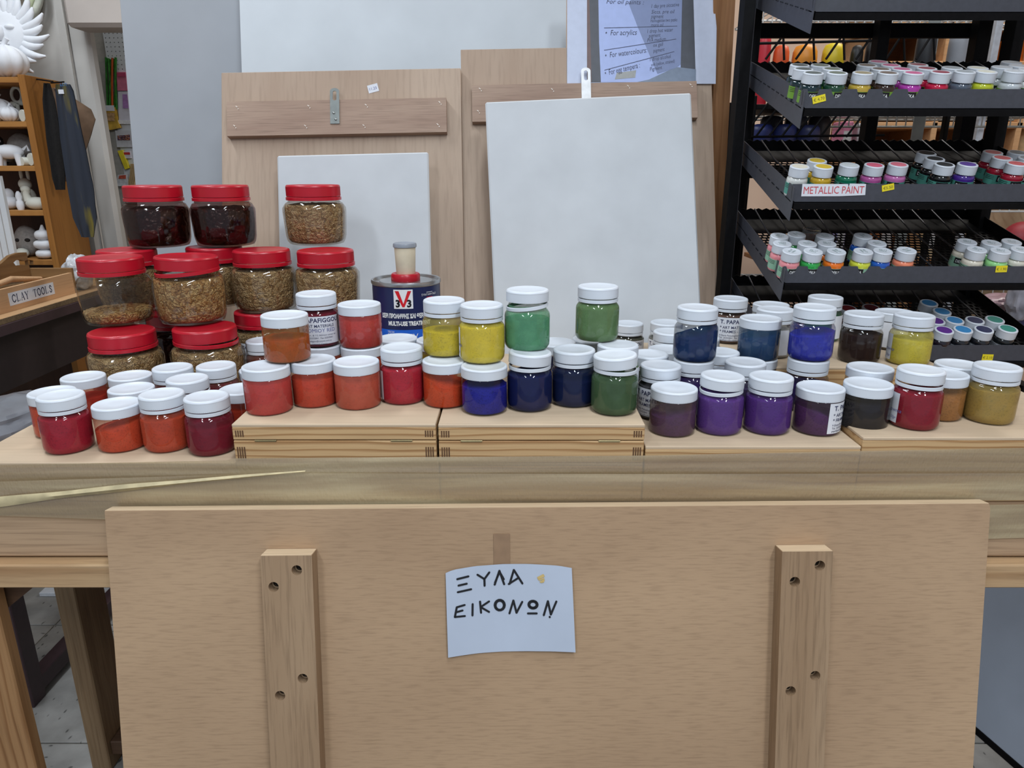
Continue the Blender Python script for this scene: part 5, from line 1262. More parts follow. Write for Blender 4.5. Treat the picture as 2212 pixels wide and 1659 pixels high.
# fourth shelf: stacked shells and a mask
P = shelf_pt(100, 4, 2.34); mb = MB()
for i, (w, h_) in enumerate(((0.030, 0.016), (0.034, 0.017), (0.026, 0.018))): mb.ball((0.002*i, 0, 0.016+0.030*i), (w, 0.026, h_), 20, 10, fun=lambda d: 0.95+0.05*abs(math.sin(7*math.atan2(d.z, d.x))))
mb.tube([(0.004, 0, 0.085), (0.006, 0, 0.108)], [0.012, 0.003], 8)
tag(mb.obj('stacked_bowls', M_BISQUE, None, smooth=60, M=Matrix.Translation(P)), 'stack of white scalloped shapes on the lowest visible shelf', 'figurine', FG)
P = shelf_pt(66, 4, 2.40); mb = MB(); mb.ball((0, 0, 0.052), (0.040, 0.028, 0.050), 24, 14)
t_ = thing('ceramic_mask', 'grey mask with dark eye holes on the lowest visible shelf', 'figurine', P, group=FG); mb.obj('mask_face', M_STONE, t_, smooth=60)
for s_ in (-1, 1): MB().ball((s_*0.016, -0.024, 0.056), (0.009, 0.006, 0.006), 12, 8).obj('eye_hole', basic('dark eye hole', (36, 30, 28), 0.8), t_, smooth=60)
P = shelf_pt(50, 4, 2.36); mb = MB(); mb.ball((0, 0, 0.016), (0.022, 0.018, 0.016), 14, 8, fun=lambda d: 1+0.1*mnoise.noise(d*3))
tag(mb.obj('ceramic_frog', M_BISQUE2, None, smooth=60, M=Matrix.Translation(P)), 'small pale lump beside the grey mask', 'figurine', FG)

# wall ring above
P = at_y(-6, -40, 2.54); t_ = thing('round_mirror', 'round pale framed mirror on the wall at the top left', 'mirror', P)
pts = [(0.135*math.cos(2*math.pi*k/40), 0, 0.135*math.sin(2*math.pi*k/40)) for k in range(41)]
MB().tube(pts, 0.012, 8).obj('outer_frame', basic('pale frame', (214, 216, 200), 0.5), t_, smooth=60)
pts = [(0.112*math.cos(2*math.pi*k/40), 0.002, 0.112*math.sin(2*math.pi*k/40)) for k in range(41)]
MB().tube(pts, 0.010, 8).obj('inner_frame', basic('pale green frame', (206, 212, 178), 0.5), t_, smooth=60)
MB().lathe([(0.105, 0), (0.105, 0.004)], 40).obj('mirror_glass', basic('brown mirror', (112, 104, 92), 0.2), t_, M=Matrix.Rotation(math.pi/2, 4, 'X'))

# hides and cloths hanging from hooks on the case side
def cloth(name, label, cat, rows_, y, mat_, wave=0.010, thick=0.003, nx=14, seed=0.0):
    vs = []; fs = []; ny = len(rows_)
    sub = []
    for (a, b) in zip(rows_, rows_[1:]):
        for k in range(4): sub.append(tuple(lerp(a[i], b[i], k/4) for i in range(3)))
    sub.append(rows_[-1]); ny = len(sub)
    for r_, (py, xl, xr) in enumerate(sub):
        for i in range(nx+1):
            u = i/nx; p = at_y(lerp(xl, xr, u), py, y)
            p.y -= wave*(0.5+0.5*math.sin(u*9+seed+r_*0.06)) + 0.002*mnoise.noise(Vector((u*5, r_*0.5, seed))); vs.append(p)
    for r_ in range(ny-1):
        for i in range(nx): k = r_*(nx+1)+i; fs.append((k, k+nx+1, k+nx+2, k+1))
    n = len(vs); vs2 = vs + [v+Vector((0, thick, 0)) for v in vs]; fs2 = fs + [tuple(i+n for i in f[::-1]) for f in fs]
    return tag(MB().add(vs2, fs2).obj(name, mat_, None, smooth=70), label, cat)
M_FURB = basic('black pile', (16, 14, 14), 0.95, var=0.3, scale=200)
cloth('black_pelt', 'black furry pelt hanging on the bookcase side', 'cloth', [(180, 98, 108), (215, 96, 118), (300, 104, 132), (380, 116, 140), (410, 124, 140)], 2.34, M_FURB, seed=1)
cloth('brown_hide', 'ragged brown suede hide behind the navy cloth', 'cloth', [(190, 112, 124), (236, 108, 196), (258, 112, 206), (300, 122, 194), (340, 132, 180), (375, 142, 152), (392, 140, 146)], 2.40, basic('brown suede', (112, 88, 68), 0.9, var=0.08, scale=40), seed=2)
m_, nt_, out_n = new_mat('navy cloth with mustard streak')
b_ = N(nt_, 'ShaderNodeBsdfPrincipled'); L(nt_, b_.outputs[0], out_n.inputs[0]); b_.inputs['Roughness'].default_value = 0.9
tc_ = N(nt_, 'ShaderNodeTexCoord'); nz_ = N(nt_, 'ShaderNodeTexNoise'); mp_ = N(nt_, 'ShaderNodeMapping'); mp_.inputs['Scale'].default_value = (26, 4, 3.0); mp_.inputs['Rotation'].default_value = (0, 0.18, 0)
L(nt_, tc_.outputs['Object'], mp_.inputs['Vector']); L(nt_, mp_.outputs[0], nz_.inputs['Vector']); nz_.inputs['Scale'].default_value = 1.0; nz_.inputs['Detail'].default_value = 3
r_ = ramp(nt_, nz_.outputs['Fac'], [(0.0, lin((30, 34, 44))), (0.52, lin((44, 50, 62))), (0.60, lin((120, 108, 40))), (0.68, lin((60, 62, 60)))]); L(nt_, r_.outputs[0], b_.inputs['Base Color'])
cl = cloth('navy_scarf', 'long navy and mustard cloth hanging beside the bookcase', 'cloth', [(182, 124, 152), (196, 122, 160), (300, 132, 182), (400, 146, 204), (470, 158, 212), (512, 176, 206)], 2.30, m_, wave=0.014, seed=3)
p = at_y(132, 198, 2.284); tg = MB(); tg.box(-0.008, 0.008, -0.0006, 0.0006, -0.006, 0.006); tg.obj('price_tag', M_PAPER, cl, M=Matrix.Translation(p))
p = at_y(138, 186, 2.284); tg = MB(); put_text(tg, 'LUT', 0, 0, 0.012, 0, 0, align='CENTER'); tg.obj('cloth_print', basic('blue print', (40, 110, 170), 0.7), cl, M=Matrix.Translation(p))
for a, b_x in (((78, 171), (114, 176)), ((110, 179), (138, 177))):
    tag(MB().tube([at_y(*a, 2.36), at_y((a[0]+b_x[0])/2, (a[1]+b_x[1])/2, 2.33), at_y(*b_x, 2.29)], 0.0022, 6).obj('wire_hook', M_BLACK, None, smooth=60),
        'thin black hook holding the %s' % ('black pelt' if a[0] < 90 else 'navy cloth'), 'hook')

# pegboard with hanging craft packs
yp = 3.0438
pa, pb_ = at_y(221, 66, yp), at_y(330, 420, yp)
def peg_material():
    m, nt, out = new_mat('white pegboard'); b = N(nt, 'ShaderNodeBsdfPrincipled'); L(nt, b.outputs[0], out.inputs[0]); b.inputs['Roughness'].default_value = 0.6
    b.inputs['Base Color'].default_value = lin((214, 218, 222)); return m
t_ = thing('pegboard', 'white perforated pegboard in the recess behind the grey board', 'pegboard', Vector((pa.x, yp, pb_.z)))
w_, h_ = pb_.x-pa.x, pa.z-pb_.z
hs = [[(x+0.0022*math.cos(2*math.pi*k/8), z+0.0022*math.sin(2*math.pi*k/8)) for k in range(8)] for x in [0.008+0.016*i for i in range(int(w_/0.016))] for z in [h_-0.010-0.016*j for j in range(10)]]
MB().plate([(0, 0), (w_, 0), (w_, h_), (0, h_)], 0, 0.006, holes=hs).obj('board', peg_material(), t_)
HG = 'packs hanging on the pegboard'
def pack(name, label, cat, pts, y, m, thick=0.012, extra=()):
    y = yp - thick/2 - 0.0006
    a = [at_y(px, py, y) for px, py in pts]; o = a[0]
    t = thing(name, label, cat, o, group=HG)
    MB().plate([(p.x-o.x, p.z-o.z) for p in a], -thick/2, thick/2).obj('pack_body', m, t)
    for nm, pts2, m2 in extra:
        MB().plate([(p.x-o.x, p.z-o.z) for p in [at_y(px, py, y) for px, py in pts2]], -thick/2-0.0015, -thick/2-0.0002).obj(nm, m2, t)
    return t
Mg = basic('green plastic stems', (46, 122, 42), 0.25, var=0.2, scale=70)
tg = thing('green_stem_bundle', 'bundle of green plastic stems hanging by the pegboard', 'craft pack', at_y(238, 236, yp-0.006), group=HG)
o = at_y(238, 236, yp-0.006)
for k, (xa, xb, mm) in enumerate(((229, 233, Mg), (234, 237, Mg), (239, 240, Mg), (243, 243, basic('orange stem', (190, 84, 40), 0.3)), (247, 247, Mg), (250, 252, Mg))):
    a, b = at_y(xa, 124 + 2*k % 5, yp-0.0052-0.004*(k % 2)), at_y(xb, 236, yp-0.0052-0.004*(k % 2)); c = (a+b)/2 + Vector((0.006*math.sin(k*2), 0, 0))
    MB().tube([a-o, c-o, b-o], 0.0045, 8).obj('stem', mm, tg, smooth=60)
Mp = basic('pink card', (214, 120, 150), 0.6, var=0.05); Mw2 = basic('card white', (214, 212, 222), 0.6, var=0.05, scale=30); Mlil = basic('lilac print', (176, 130, 190), 0.6, var=0.15, scale=60)
pack('pink_card', 'pink blister card above the lilac cards on pegboard', 'craft pack', [(255, 196), (276, 196), (272, 156), (253, 156)], 2.97, Mp, 0.008, [('header', [(255, 166), (273, 166), (272, 157), (254, 157)], basic('rose print', (190, 70, 110), 0.6))])
pack('lilac_card', 'white and lilac printed card below the pink one', 'craft pack', [(258, 262), (282, 262), (276, 198), (256, 198)], 2.97, Mw2, 0.008, [('picture', [(267, 234), (279, 234), (276, 204), (266, 204)], Mlil), ('caption', [(254, 268), (283, 268), (282, 260), (254, 260)], basic('card caption', (226, 226, 228), 0.6, var=.1, scale=300))])
pack('amber_pouch', 'amber pouch with white header hanging left of lilac card', 'craft pack', [(226, 274), (240, 281), (262, 276), (256, 262), (251, 232), (224, 230), (223, 252)], 2.95, basic('amber pouch', (198, 160, 66), 0.3, var=0.15, scale=50), 0.014,
     [('header', [(226, 240), (250, 240), (248, 228), (224, 228)], M_PAPER), ('face_print', [(230, 262), (250, 262), (250, 244), (230, 244)], basic('tan print', (176, 140, 96), 0.6, var=.2, scale=120))])
pack('bead_bag', 'clear bag of purple beads under the lilac card', 'craft pack', [(254, 318), (288, 318), (284, 282), (250, 282)], 2.96, basic('clear bag', (196, 196, 200), 0.2, var=.05), 0.010, [('beads', [(256, 303), (283, 303), (282, 291), (255, 293)], granules('purple beads', [(90, 50, 110), (190, 120, 80), (60, 40, 60), (140, 90, 130)], 160))])
pack('yellow_tool', 'yellow plastic tool handle hanging low on pegboard', 'craft tool', [(272, 366), (280, 363), (266, 324), (256, 326)], 2.95, basic('yellow handle', (224, 206, 52), 0.35), 0.016)
pack('red_label_box', 'small white box with red band beside the yellow handle', 'craft pack', [(270, 342), (284, 342), (282, 326), (268, 327)], 2.98, Mw2, 0.012, [('band', [(270, 334), (283, 334), (282, 329), (269, 329)], basic('red band', (190, 50, 50), 0.6))])
tg = thing('stick_bag', 'bag of bent cane sticks at the foot of the pegboard', 'craft pack', at_y(288, 400, yp-0.006), group=HG); o = at_y(288, 400, yp-0.006)
for k in range(4):
    pts = [at_y(278+4*k+6*math.sin(v*1.6), 400-46*v, yp-0.005-0.004*k)-o for v in (0, .25, .5, .75, 1)]; MB().tube(pts, 0.004, 6).obj('stick', basic('cane', (206, 176, 130), 0.6), tg, smooth=60)
pack('clear_blister', 'clear blister pack just above the left dark jar', 'craft pack', [(254, 402), (278, 402), (276, 376), (256, 378)], 2.93, basic('blister plastic', (206, 208, 212), 0.15, var=.1, scale=90), 0.014, [('card', [(258, 386), (274, 386), (274, 378), (260, 379)], basic('blister red', (180, 80, 60), 0.5, var=.2, scale=200))])

# ==================================================================== CLAY TABLE with tool tray
XCT = -1.15
M_LAM = basic('dark brown laminate', (62, 44, 48), 0.45, var=0.05)
M_LAM2 = basic('very dark brown board', (40, 30, 30), 0.6, var=0.06)
M_CHIP = granules('chipboard edge', [(170, 140, 100), (196, 166, 124), (140, 108, 74)], 420, rough=0.8)
zc_ = 0.822
ct = thing('side_table', 'dark brown table with chipboard edge on the left holding clay tools', 'table', (0, 0, 0))
MB().box(XCT-0.62, XCT-0.002, 1.22, 2.2, zc_-0.012, zc_, bev=0.001).obj('chipboard_top', wood('tan table top', (196, 160, 120), (176, 138, 98), 'Y', 5, 6, fine=.2), ct)
MB().box(XCT-0.002, XCT, 1.22, 2.2, zc_-0.013, zc_-0.001).obj('chipboard_edge', M_CHIP, ct)
MB().box(XCT-0.62, XCT+0.004, 1.22, 2.2, zc_-0.038, zc_-0.0135, bev=0.001).obj('laminate_band', M_LAM, ct)
MB().box(XCT-0.05, XCT-0.03, 1.24, 2.18, 0.648, zc_-0.038).obj('side_apron', M_LAM2, ct)
MB().box(XCT-0.60, XCT-0.05, 1.24, 1.26, 0.648, zc_-0.038).obj('front_apron', M_LAM2, ct)
f_ = at_z(62, 1500, 0.02)
MB().box(f_.x-0.022, f_.x+0.022, f_.y-0.02, f_.y+0.024, 0, zc_-0.038, bev=0.002).obj('leg', M_LAM, ct)
MB().box(f_.x-0.022, f_.x+0.022, 2.10, 2.144, 0, zc_-0.038, bev=0.002).obj('leg', M_LAM, ct)
MB().box(f_.x-0.018, f_.x+0.018, f_.y+0.024, 2.10, 0.012, 0.050, bev=0.002).obj('foot_rail', M_LAM, ct)
MB().box(XCT-0.60, XCT-0.556, f_.y-0.02, f_.y+0.024, 0, zc_-0.038, bev=0.002).obj('leg', M_LAM, ct)
MB().box(XCT-0.60, XCT-0.556, 2.10, 2.144, 0, zc_-0.038, bev=0.002).obj('leg', M_LAM, ct)
# tray: side facing +x, long axis along Y
XT = XCT-0.035
MYZ = Matrix(((0, -1, 0, 0), (1, 0, 0, 0), (0, 0, 1, 0), (0, 0, 0, 1)))      # local x -> Y, local y -> -X
M_TRAYW = wood('peach tray wood', (206, 166, 126), (188, 146, 106), 'X', 6, 8, fine=.25)
M_TRAYH = wood('brown tray handle', (150, 116, 76), (122, 90, 56), 'X', 5, 8, rings=.3, ring_scale=14, fine=.3)
tt = thing('tool_tray', 'wooden carry tray with white CLAY TOOLS label on the brown table', 'tray', (XT, 0, zc_))
def yz(px, py, x): p = at_x(px, py, x); return (p.y, p.z-zc_)
y_end = yz(158, 606, XT)[0]; hz = 0.055
MB().plate([(1.38, 0), (y_end, 0), (y_end, hz), (1.38, hz)], 0, 0.010).obj('side_board', M_TRAYW, tt, M=MYZ)
MB().plate([(1.38, 0), (y_end, 0), (y_end, hz), (1.38, hz)], 0.23, 0.240).obj('side_board', M_TRAYW, tt, M=MYZ)
MB().box(-0.24, 0, y_end, y_end+0.010, 0, hz+0.012, bev=0.001).obj('end_board', M_TRAYH, tt)
MB().box(-0.24, 0, 1.37, 1.38, 0, hz+0.012, bev=0.001).obj('end_board', M_TRAYH, tt)
MB().box(-0.23, -0.01, 1.38, y_end, 0, 0.006).obj('tray_bottom', M_TRAYW, tt)
xh = XT-0.115
prof = [yz(px, py, xh) for px, py in ((-20, 584), (0, 568), (18, 552), (36, 546), (54, 545), (72, 551), (92, 560), (115, 566), (132, 564), (146, 558))]
prof = [(min(a, y_end-0.001), b) for a, b in prof]
outl = [(1.38, 0.006), (prof[-1][0], 0.006)] + prof[::-1] + [(1.38, prof[0][1]*0.7)]
hole = [yz(px, py, xh) for px, py in ((30, 574), (68, 571), (68, 563), (58, 561), (48, 564), (40, 561), (31, 562), (25, 567))]
MB().plate(outl, 0.110, 0.120, holes=[hole]).obj('handle_board', M_TRAYH, tt, M=MYZ)
# label with serif capitals
la, lb = yz(16, 631, XT), yz(113, 606, XT)
mb = MB(); lw = lb[0]-la[0]; hl = 0.030; zc0 = 0.013
mb.box(la[0], lb[0], -0.0008, -0.0001, zc0, zc0+hl, mi=0)
def serif(mb, word, x0, x1, z0, H, y):
    G_ = {'C': ([[(.86, .78), (.70, .95), (.45, 1), (.18, .82), (.08, .5), (.18, .18), (.45, 0), (.70, .05), (.88, .24)]], [], [(.86, .98, .66)]),
          'L': ([[(.22, 0), (.22, 1)]], [[(.22, .02), (.80, .02), (.84, .24)]], []), 'A': ([[(.5, 1), (.84, 0)]], [[(.5, 1), (.16, 0)], [(.28, .34), (.72, .34)]], []),
          'Y': ([[(.16, 1), (.5, .48), (.5, 0)]], [[(.5, .48), (.84, 1)]], []), 'T': ([[(.5, 0), (.5, 1)]], [[(.08, .76), (.10, .98), (.90, .98), (.92, .76)]], []),
          'O': ([[(.5, 1), (.2, .85), (.1, .5), (.2, .15), (.5, 0)], [(.5, 1), (.8, .85), (.9, .5), (.8, .15), (.5, 0)]], [], []),
          'S': ([[(.74, .76), (.56, .97), (.34, .95), (.22, .78), (.34, .60), (.62, .44), (.76, .25), (.62, .05), (.38, .02), (.22, .24)]], [], [])}
    SER = {'L': [(.22, 0), (.22, 1)], 'A': [(.16, 0), (.84, 0)], 'Y': [(.16, 1), (.84, 1), (.5, 0)], 'T': [(.5, 0)]}
    n = len(word); cw = (x1-x0)/n
    for i, ch in enumerate(word):
        if ch == ' ': continue
        thick, thin, _ = G_[ch]; f = lambda p: (x0+cw*(i+0.04+p[0]*0.92), z0+H*p[1])
        for st in thick: mb.stroke([f(p) for p in st], H*0.13, y, 1)
        for st in thin: mb.stroke([f(p) for p in st], H*0.055, y, 1)
        for sx_, sz_ in SER.get(ch, []): mb.stroke([f((sx_-.14, sz_)), f((sx_+.14, sz_))], H*0.045, y, 1)
serif(mb, 'CLAY TOOLS', la[0]+lw*0.05, lb[0]-lw*0.04, zc0+hl*0.22, hl*0.58, -0.0012)
mb.obj('paper_label', [M_PAPER, M_INK], tt, M=MYZ @ Matrix.Translation((0, 0, 0)))
for k, (y_, m_k, dx) in enumerate(((1.60, M_TRAYW, -.05), (1.66, M_OAK, -.07), (1.72, M_STEEL, -.06), (1.58, basic('green glitter foil', (120, 190, 160), .3, var=.3, scale=300), -.08), (1.78, M_TRAYW, -.05))):
    mb = MB(); mb.tube([(XT+dx, y_-0.12, zc_+0.022+0.008*k), (XT+dx-0.02, y_, zc_+0.042+0.004*k), (XT+dx-0.01, y_+0.10, zc_+0.046)], [0.006, 0.008, 0.004], 8)
    tag(mb.obj('clay_tool', m_k, None, smooth=60), ['pale wooden clay tool lying nearest in the tool tray', 'dark wooden clay tool in the tool tray', 'steel clay tool seen through the handle hole', 'green glittering tool at the near end of the tray', 'light stick at the far end of the tool tray'][k], 'clay tool', 'tools in the clay tray')
# strips of white moulding leaning
for k in range(3):
    x0 = -4+14*k; a = [at_y(px, py, 2.14-0.02*k) for px, py in ((x0-34, 380), (x0-22, 380), (x0+12, 552), (x0, 552))]
    zb_ = zc_+0.0005; o = a[3]
    mb = MB(); q4 = [(p.x, p.z) for p in a]; d_ = Vector((q4[3][0]-q4[0][0], q4[3][1]-q4[0][1])); f_e = (zb_-q4[0][1])/d_.y
    q4[3] = (q4[0][0]+d_.x*f_e, zb_); q4[2] = (q4[1][0]+d_.x*f_e, zb_)
    mb.plate([q4[3], q4[2], q4[1], q4[0]], 2.14-0.02*k-0.006, 2.14-0.02*k+0.006)
    tag(mb.obj('white_moulding', M_WHITEB, None), ['leftmost', 'middle', 'right'][k] + ' white strip of moulding leaning before the bookcase', 'moulding', 'white mouldings')
# crumpled plastic bags
def bag(name, label, c, size, mat_, seed, cat='plastic bag'):
    mb = MB(); mb.ball(c, size, 40, 24, fun=lambda d: 1+0.22*mnoise.noise(d*2.3+Vector((seed, 0, 0)))+0.10*abs(mnoise.noise(d*6+Vector((0, seed, 0)))))
    zmin = min(v[2] for v in mb.v); fl_ = c[2]-size[2]*0.92; mb.v = [(x, y, max(z, fl_)) for x, y, z in mb.v]
    return tag(mb.obj(name, mat_, None, smooth=25), label, cat)
m_bag = basic('grey translucent plastic', (112, 114, 120), 0.25, var=0.08, scale=14)
bag('plastic_bag', 'crumpled grey plastic bag beside the left end of boxes', (-0.775, 1.02, ZT+0.026), (0.075, 0.12, 0.028), m_bag, 2.0)
bag('clear_wrap', 'scrap of clear wrap on the end of the tool tray', (XT-0.02, y_end+0.06, zc_+0.045), (0.03, 0.05, 0.048), basic('clear wrap', (190, 192, 196), 0.15, var=.1, scale=60), 6.0)
a = at_z(70, 1300, 0.004); b = at_z(260, 1262, 0.004)
tag(MB().box(a.x, b.x+0.25, a.y+0.03, b.y+0.5, 0.0005, 0.012, bev=0.001).obj('floor_card', basic('white card', (196, 200, 206), 0.8, var=.04), None), 'sheet of white card lying on the tiles behind the table leg', 'card')

# grey board on edge under the right end of the table
xg = at_z(2150, 1620, 0.0).x
t_ = thing('grey_sheet', 'blue-grey sheet with black bottom edging right of plywood panel', 'board', (xg+0.055, 0.95, 0))
Mg_ = Matrix.Rotation(math.radians(14), 4, 'Z') @ Matrix.Rotation(math.radians(22), 4, 'Y')
MB().box(0, 0.012, 0, 0.75, 0.012, 0.68, bev=0.001).obj('sheet', basic('blue-grey sheet', (176, 188, 206), 0.6, var=0.03, scale=8), t_, M=Mg_)
MB().box(-0.002, 0.014, 0, 0.75, 0.0, 0.012).obj('edging', M_BLACK, t_, M=Mg_)

# ==================================================================== RIGHT BACKGROUND
M_CUBBY = wood('pale cubby wood', (206, 164, 122), (184, 138, 96), 'X', 4, 6, fine=.2)
M_CUBBY_IN = wood('brown cubby back', (152, 102, 60), (130, 84, 48), 'X', 4, 6, fine=.2)
YQ = 2.62
def Q(px, py, y=YQ): return at_y(px, py, y)
xa, xb = Q(1905, 60).x, Q(2290, 60).x
cub = thing('cubby_shelf', 'pale wooden cubby shelving far behind the black rack', 'shelf', (0, 0, 0))
zs = [Q(2160, py).z for py in (-60, 46, 132, 264, 352)]
for z in zs: MB().box(xa, xb, YQ, YQ+0.30, z-0.020, z, bev=0.002).obj('shelf_board', M_CUBBY, cub)
for px in (1905, 2038, 2140, 2225):
    x = Q(px, 160).x; MB().box(x-0.010, x+0.010, YQ, YQ+0.30, 0.0, zs[0]-0.02, bev=0.002).obj('divider', M_CUBBY, cub)
MB().box(xa, xb, YQ+0.295, YQ+0.30, 0.4, zs[0]-0.02).obj('back_panel', M_CUBBY_IN, cub)
def pot(name, label, cat, px, pyb, r, h, mat_, y, dome=0.3, group=None, capm=None, zb=None, slant=0.0):
    p = at_y(px, pyb, y); 
    if zb is not None: p.z = zb
    t = thing(name, label, cat, p, group=group)
    MB().lathe([(r*0.92, 0), (r, 0.003), (r, h*(1-dome)), (r*0.96, h*(1-dome*0.5)), (r*0.78, h*(1-dome*0.12)), (r*0.4, h), (0.001, h)], 28, zfun=lambda x, y_, z: slant*x if z > h*0.5 else 0).obj('body', mat_, t, smooth=50)
    MB().lathe([(r*1.02, 0), (r*1.03, 0.004), (r*1.02, 0.008)], 28, cap0=False, cap1=False).obj('base_band', capm or mat_, t, smooth=50)
    return t
pot('orange_jar', 'orange jar in the cubby at the top right', 'jar', 2176, 132, 0.048, 0.075, basic('orange glaze', (214, 116, 40), .4), YQ+0.08, .12, zb=zs[2])
pot('cream_bottle', 'cream bottle in the lower cubby at the right edge', 'bottle', 2206, 352, 0.035, 0.12, basic('cream glaze', (216, 186, 140), .35), YQ+0.08, .4, zb=zs[4])
# white wire shelves
def wire_shelf(label, px0, px1, py, y, drop=0.035, m=None, n=26):
    m = m or basic('white coated wire', (206, 208, 208), 0.4)
    a, b = at_y(px0, py, y), at_y(px1, py, y); z = a.z; t = thing('wire_shelf', label, 'shelf', (a.x, y, z), group='wire shelves behind the rack')
    w = b.x-a.x
    for yy, zz in ((0, 0), (0, -drop), (0.13, 0), (0.28, 0)): MB().tube([(0, yy, zz), (w, yy, zz)], 0.0032, 6).obj('rail', m, t, smooth=60)
    mb = MB()
    for i in range(n+1): x = w*i/n; MB().tube([(x, 0.28, 0.003), (x, 0, 0.003), (x, -0.001, -drop)], 0.0020, 5).obj('cross_wire', m, t, smooth=60)
    return t, a, w
GW = basic('grey galvanised wire', (150, 150, 146), 0.35, metal=.4)
wire_shelf('grey wire shelf seen under the top bottle tray', 1630, 2330, 246, 2.20, m=GW, n=34)
wire_shelf('white wire shelf at the very top right', 1650, 2330, 26, 2.30, n=34)
wire_shelf('white wire shelf right of the METALLIC PAINT tray', 2080, 2330, 432, 2.30, n=12)
wire_shelf('white wire shelf near the right edge above the lowest tray', 1640, 2330, 622, 2.20, n=30)
# galvanised posts
for k, (px, y) in enumerate(((2004, 2.135), (2380, 2.135))):
    x = at_y(px, 160, y).x; mb = MB(); mb.box(x-0.018, x+0.010, y, y+0.004, 0, 2.2); mb.box(x+0.010, x+0.014, y, y+0.05, 0, 2.2)
    tag(mb.obj('shelf_post', basic('galvanised post', (150, 156, 154), 0.45, metal=.3, var=.06, scale=40), None), ['galvanised angle post visible behind the middle of the rack', 'galvanised angle post beyond the right edge'][k], 'post')
x = at_y(2146, 85, 2.24).x
tag(MB().box(x-0.010, x+0.010, 2.22, 2.26, 0, 2.2, bev=0.003).obj('white_post', basic('white post', (196, 200, 208), .4), None), 'white upright post left of the orange jar cubby', 'post')
# coloured tubs on a shelf behind the zigzag wire
zsh = at_y(1750, 232, 2.0).z
zsl = at_y(1750, 330, 1.98).z
wd = thing('wire_display', 'black wire-fronted shelf unit with coloured tubs behind the rack', 'shelf unit', (0, 0, 0)); o = Vector((0, 0, 0))
wx0, wx1 = at_y(1606, 250, 2.0).x, at_y(2092, 250, 2.0).x
for z in (zsh, zsl, 0.55, 0.15): MB().box(wx0, wx1, 1.90, 2.12, z-0.012, z, bev=0.001).obj('shelf_board', M_BLACK, wd)
for x_ in (wx0-0.012, wx1): 
    for y_ in (1.90, 2.10): MB().box(x_, x_+0.012, y_, y_+0.02, 0, zsh+0.02, bev=0.001).obj('post', M_BLACK, wd)
TG = 'coloured tubs behind the rack'
for nm, px, w, top, col in (('red', 1640, 26, 74, (196, 40, 56)), ('orange', 1676, 34, 98, (226, 92, 44)), ('amber', 1726, 52, 97, (226, 144, 40)), ('yellow', 1786, 46, 94, (214, 190, 30)), ('small black', 1836, 26, 98, (22, 22, 24)), ('tall dark', 1874, 40, 84, (30, 27, 28)), ('broad black', 1980, 40, 62, (28, 30, 34)), ('grey', 2052, 46, 60, (150, 152, 158))):
    p = at_y(px, 120, 2.0); r = w/2*px_size(p); h = at_y(px, top, 2.0).z-zsh
    pot('plastic_tub', '%s rounded plastic tub behind the top bottle tray' % nm, 'tub', px, 232, r, h, basic('tub '+nm, col, .45, var=.04, scale=30), 2.0, 0.22, TG, zb=zsh)
# wire display fronting the tubs
MB().tube([at_y(1630, 94, 1.90)-o, at_y(1915, 87, 1.90)-o], 0.0032, 6).obj('rail', M_BLACK, wd, smooth=60)
for k in range(6):
    px = 1692+65*k
    MB().tube([at_y(px-38, 128, 1.90)-o, at_y(px-3, 80-1.3*k, 1.90)-o, at_y(px, 77-1.3*k, 1.90)-o, at_y(px+2, 130, 1.90)-o], 0.0028, 6).obj('zigzag_wire', M_BLACK, wd, smooth=60)
for k in range(9):
    px = 1604+28*k; MB().tube([at_y(px, 296, 1.895)-o, at_y(px+62, 214, 1.895)-o], 0.0026, 6).obj('slanted_wire', M_BLACK, wd, smooth=60)
MB().tube([at_y(1600, 296, 1.895)-o, at_y(1910, 292, 1.895)-o], 0.003, 6).obj('rail', M_BLACK, wd, smooth=60)
MB().tube([at_y(1632, 94, 1.90)-o, at_y(1604, 296, 1.895)-o], 0.003, 6).obj('side_wire', M_BLACK, wd, smooth=60)
# dark blue bottles below
for k, (px, top, col) in enumerate(((1660, 250, (70, 72, 84)), (1712, 246, (66, 70, 86)), (1762, 250, (78, 72, 76)), (1640, 268, (44, 54, 110)), (1690, 268, (50, 60, 116)), (1740, 270, (54, 60, 104)))):
    y = 2.05 if k < 3 else 1.97
    p = at_y(px, 290, y); h = at_y(px, top, y).z-zsl
    pot('navy_bottle', ['left grey-topped', 'middle grey-topped', 'right grey-topped', 'left navy', 'middle navy', 'right navy'][k] + ' bottle behind slanted wires under top tray', 'bottle', px, 330, 0.030, h, basic('navy bottle %d' % k, col, .4, var=.05), y, .25, 'bottles behind the slanted wires', zb=zsl)
# goods glimpsed under and through the trays
def goods(name, label, px0, px1, py0, py1, y, col, cat='box', band=None):
    a, b = at_y(px0, py1, y), at_y(px1, py0, y); t = thing(name, label, cat, Vector(((a.x+b.x)/2, y, a.z)), group='goods on shelves behind the rack')
    w, h = (b.x-a.x)/2, b.z-a.z
    MB().box(-w, w, 0, 0.08, 0, h, bev=0.003).obj('carton', basic('carton %d %d %d' % col, col, .6, var=.08, scale=25), t)
    MB().box(-w*0.8, w*0.8, -0.0008, 0.0002, h*0.25, h*0.7).obj('front_print', basic('print %d %d %d' % (band or (210, 206, 204)), band or (210, 206, 204), .6, var=.15, scale=80), t)
Y2 = 2.30
goods('craft_carton', 'pink carton seen below the slanted wires', 1815, 1846, 262, 330, Y2, (216, 130, 160))
goods('craft_carton', 'white carton next to the pink carton', 1848, 1890, 266, 330, Y2, (214, 210, 214), band=(176, 160, 190))
goods('craft_carton', 'lilac carton visible through holes of the third tray', 1800, 1832, 470, 560, Y2, (150, 146, 206))
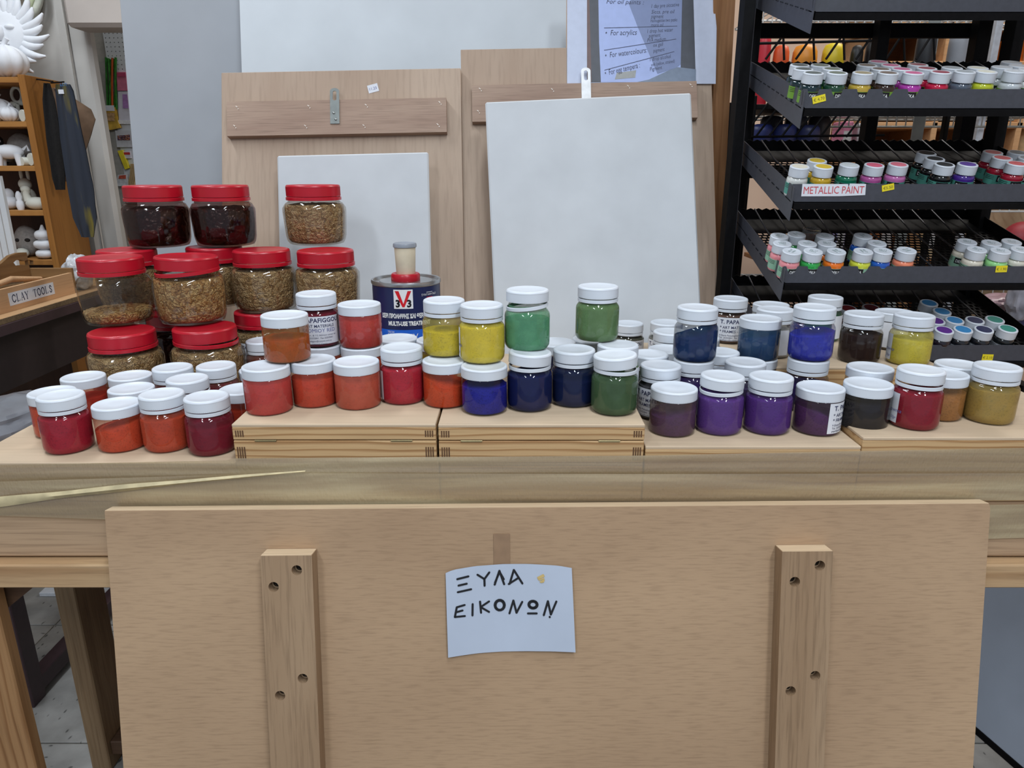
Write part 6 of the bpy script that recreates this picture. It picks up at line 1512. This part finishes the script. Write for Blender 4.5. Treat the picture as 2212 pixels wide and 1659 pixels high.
goods('craft_carton', 'white carton visible through holes of the third tray', 1834, 1880, 462, 560, Y2, (220, 214, 208))
goods('craft_carton', 'orange carton visible through holes of the third tray', 1894, 1940, 450, 560, Y2, (214, 148, 92))
goods('craft_carton', 'cream carton visible through holes of the third tray at right', 1985, 2030, 470, 560, Y2, (214, 190, 150))
goods('craft_carton', 'yellow tagged carton at the right edge under third tray', 2106, 2136, 600, 622, 2.15, (150, 158, 164), band=(214, 196, 60))
a = at_y(1650, 556, Y2); b = at_y(2330, 556, Y2)
sb = thing('goods_shelf', 'brown shelf board behind the trays carrying cartons', 'shelf', (0, 0, at_y(1800, 560, Y2).z)); MB().box(a.x, b.x, Y2-0.02, Y2+0.2, -0.014, 0, bev=.001).obj('board', M_CUBBY_IN, sb)
MB().box(at_y(2085, 480, 2.5).x, b.x+0.3, 2.5, 2.51, 0.5, 1.02).obj('back_board', basic('tan hardboard', (168, 146, 118), .8, var=.06, scale=20), sb, M=Matrix.Translation((0, 0, -sb.location.z)))
mb = MB(); p = at_y(2206, 520, 2.38); mb.ball((0, 0, 0.055), (0.062, 0.05, 0.058), 28, 16)
tag(mb.obj('red_ball', basic('dull red rubber', (160, 52, 62), .5), None, smooth=60, M=Matrix.Translation((p.x, p.y, sb.location.z))), 'dull red ball near the right edge beside the third tray', 'ball')
bag('pink_bag', 'pinkish plastic bag at right between the two lowest trays', tuple(at_y(2165, 652, 2.1)), (0.07, 0.05, 0.024), basic('pinkish plastic', (176, 148, 158), .3, var=.08), 3.0)
bag('clear_box_bag', 'milky plastic bag at the right edge above lowest tray', tuple(at_y(2208, 645, 2.0)), (0.035, 0.04, 0.065), basic('milky plastic', (176, 174, 184), .3, var=.05), 8.0)
bag('navy_bag', 'dark navy bag at the right edge under the pinkish one', tuple(at_y(2185, 690, 2.1)), (0.09, 0.05, 0.026), basic('navy plastic', (40, 46, 84), .3, var=.1), 5.0)
#bag('crimson_bag', 'crimson bag glimpsed left of the rack trays', tuple(at_y(1612, 572, 1.72)), (0.045, 0.03, 0.035), basic('crimson plastic', (130, 26, 60), .35, var=.1), 4.0)
p = at_z(2205, 866, ZRR)
tl = thing('spare_lid', 'white bottle lid at the right edge beyond the mustard jar', 'lid', (0.700, 1.02, ZRR))
link_mesh('cap', n_cap, M_WHITE_CAP, tl)
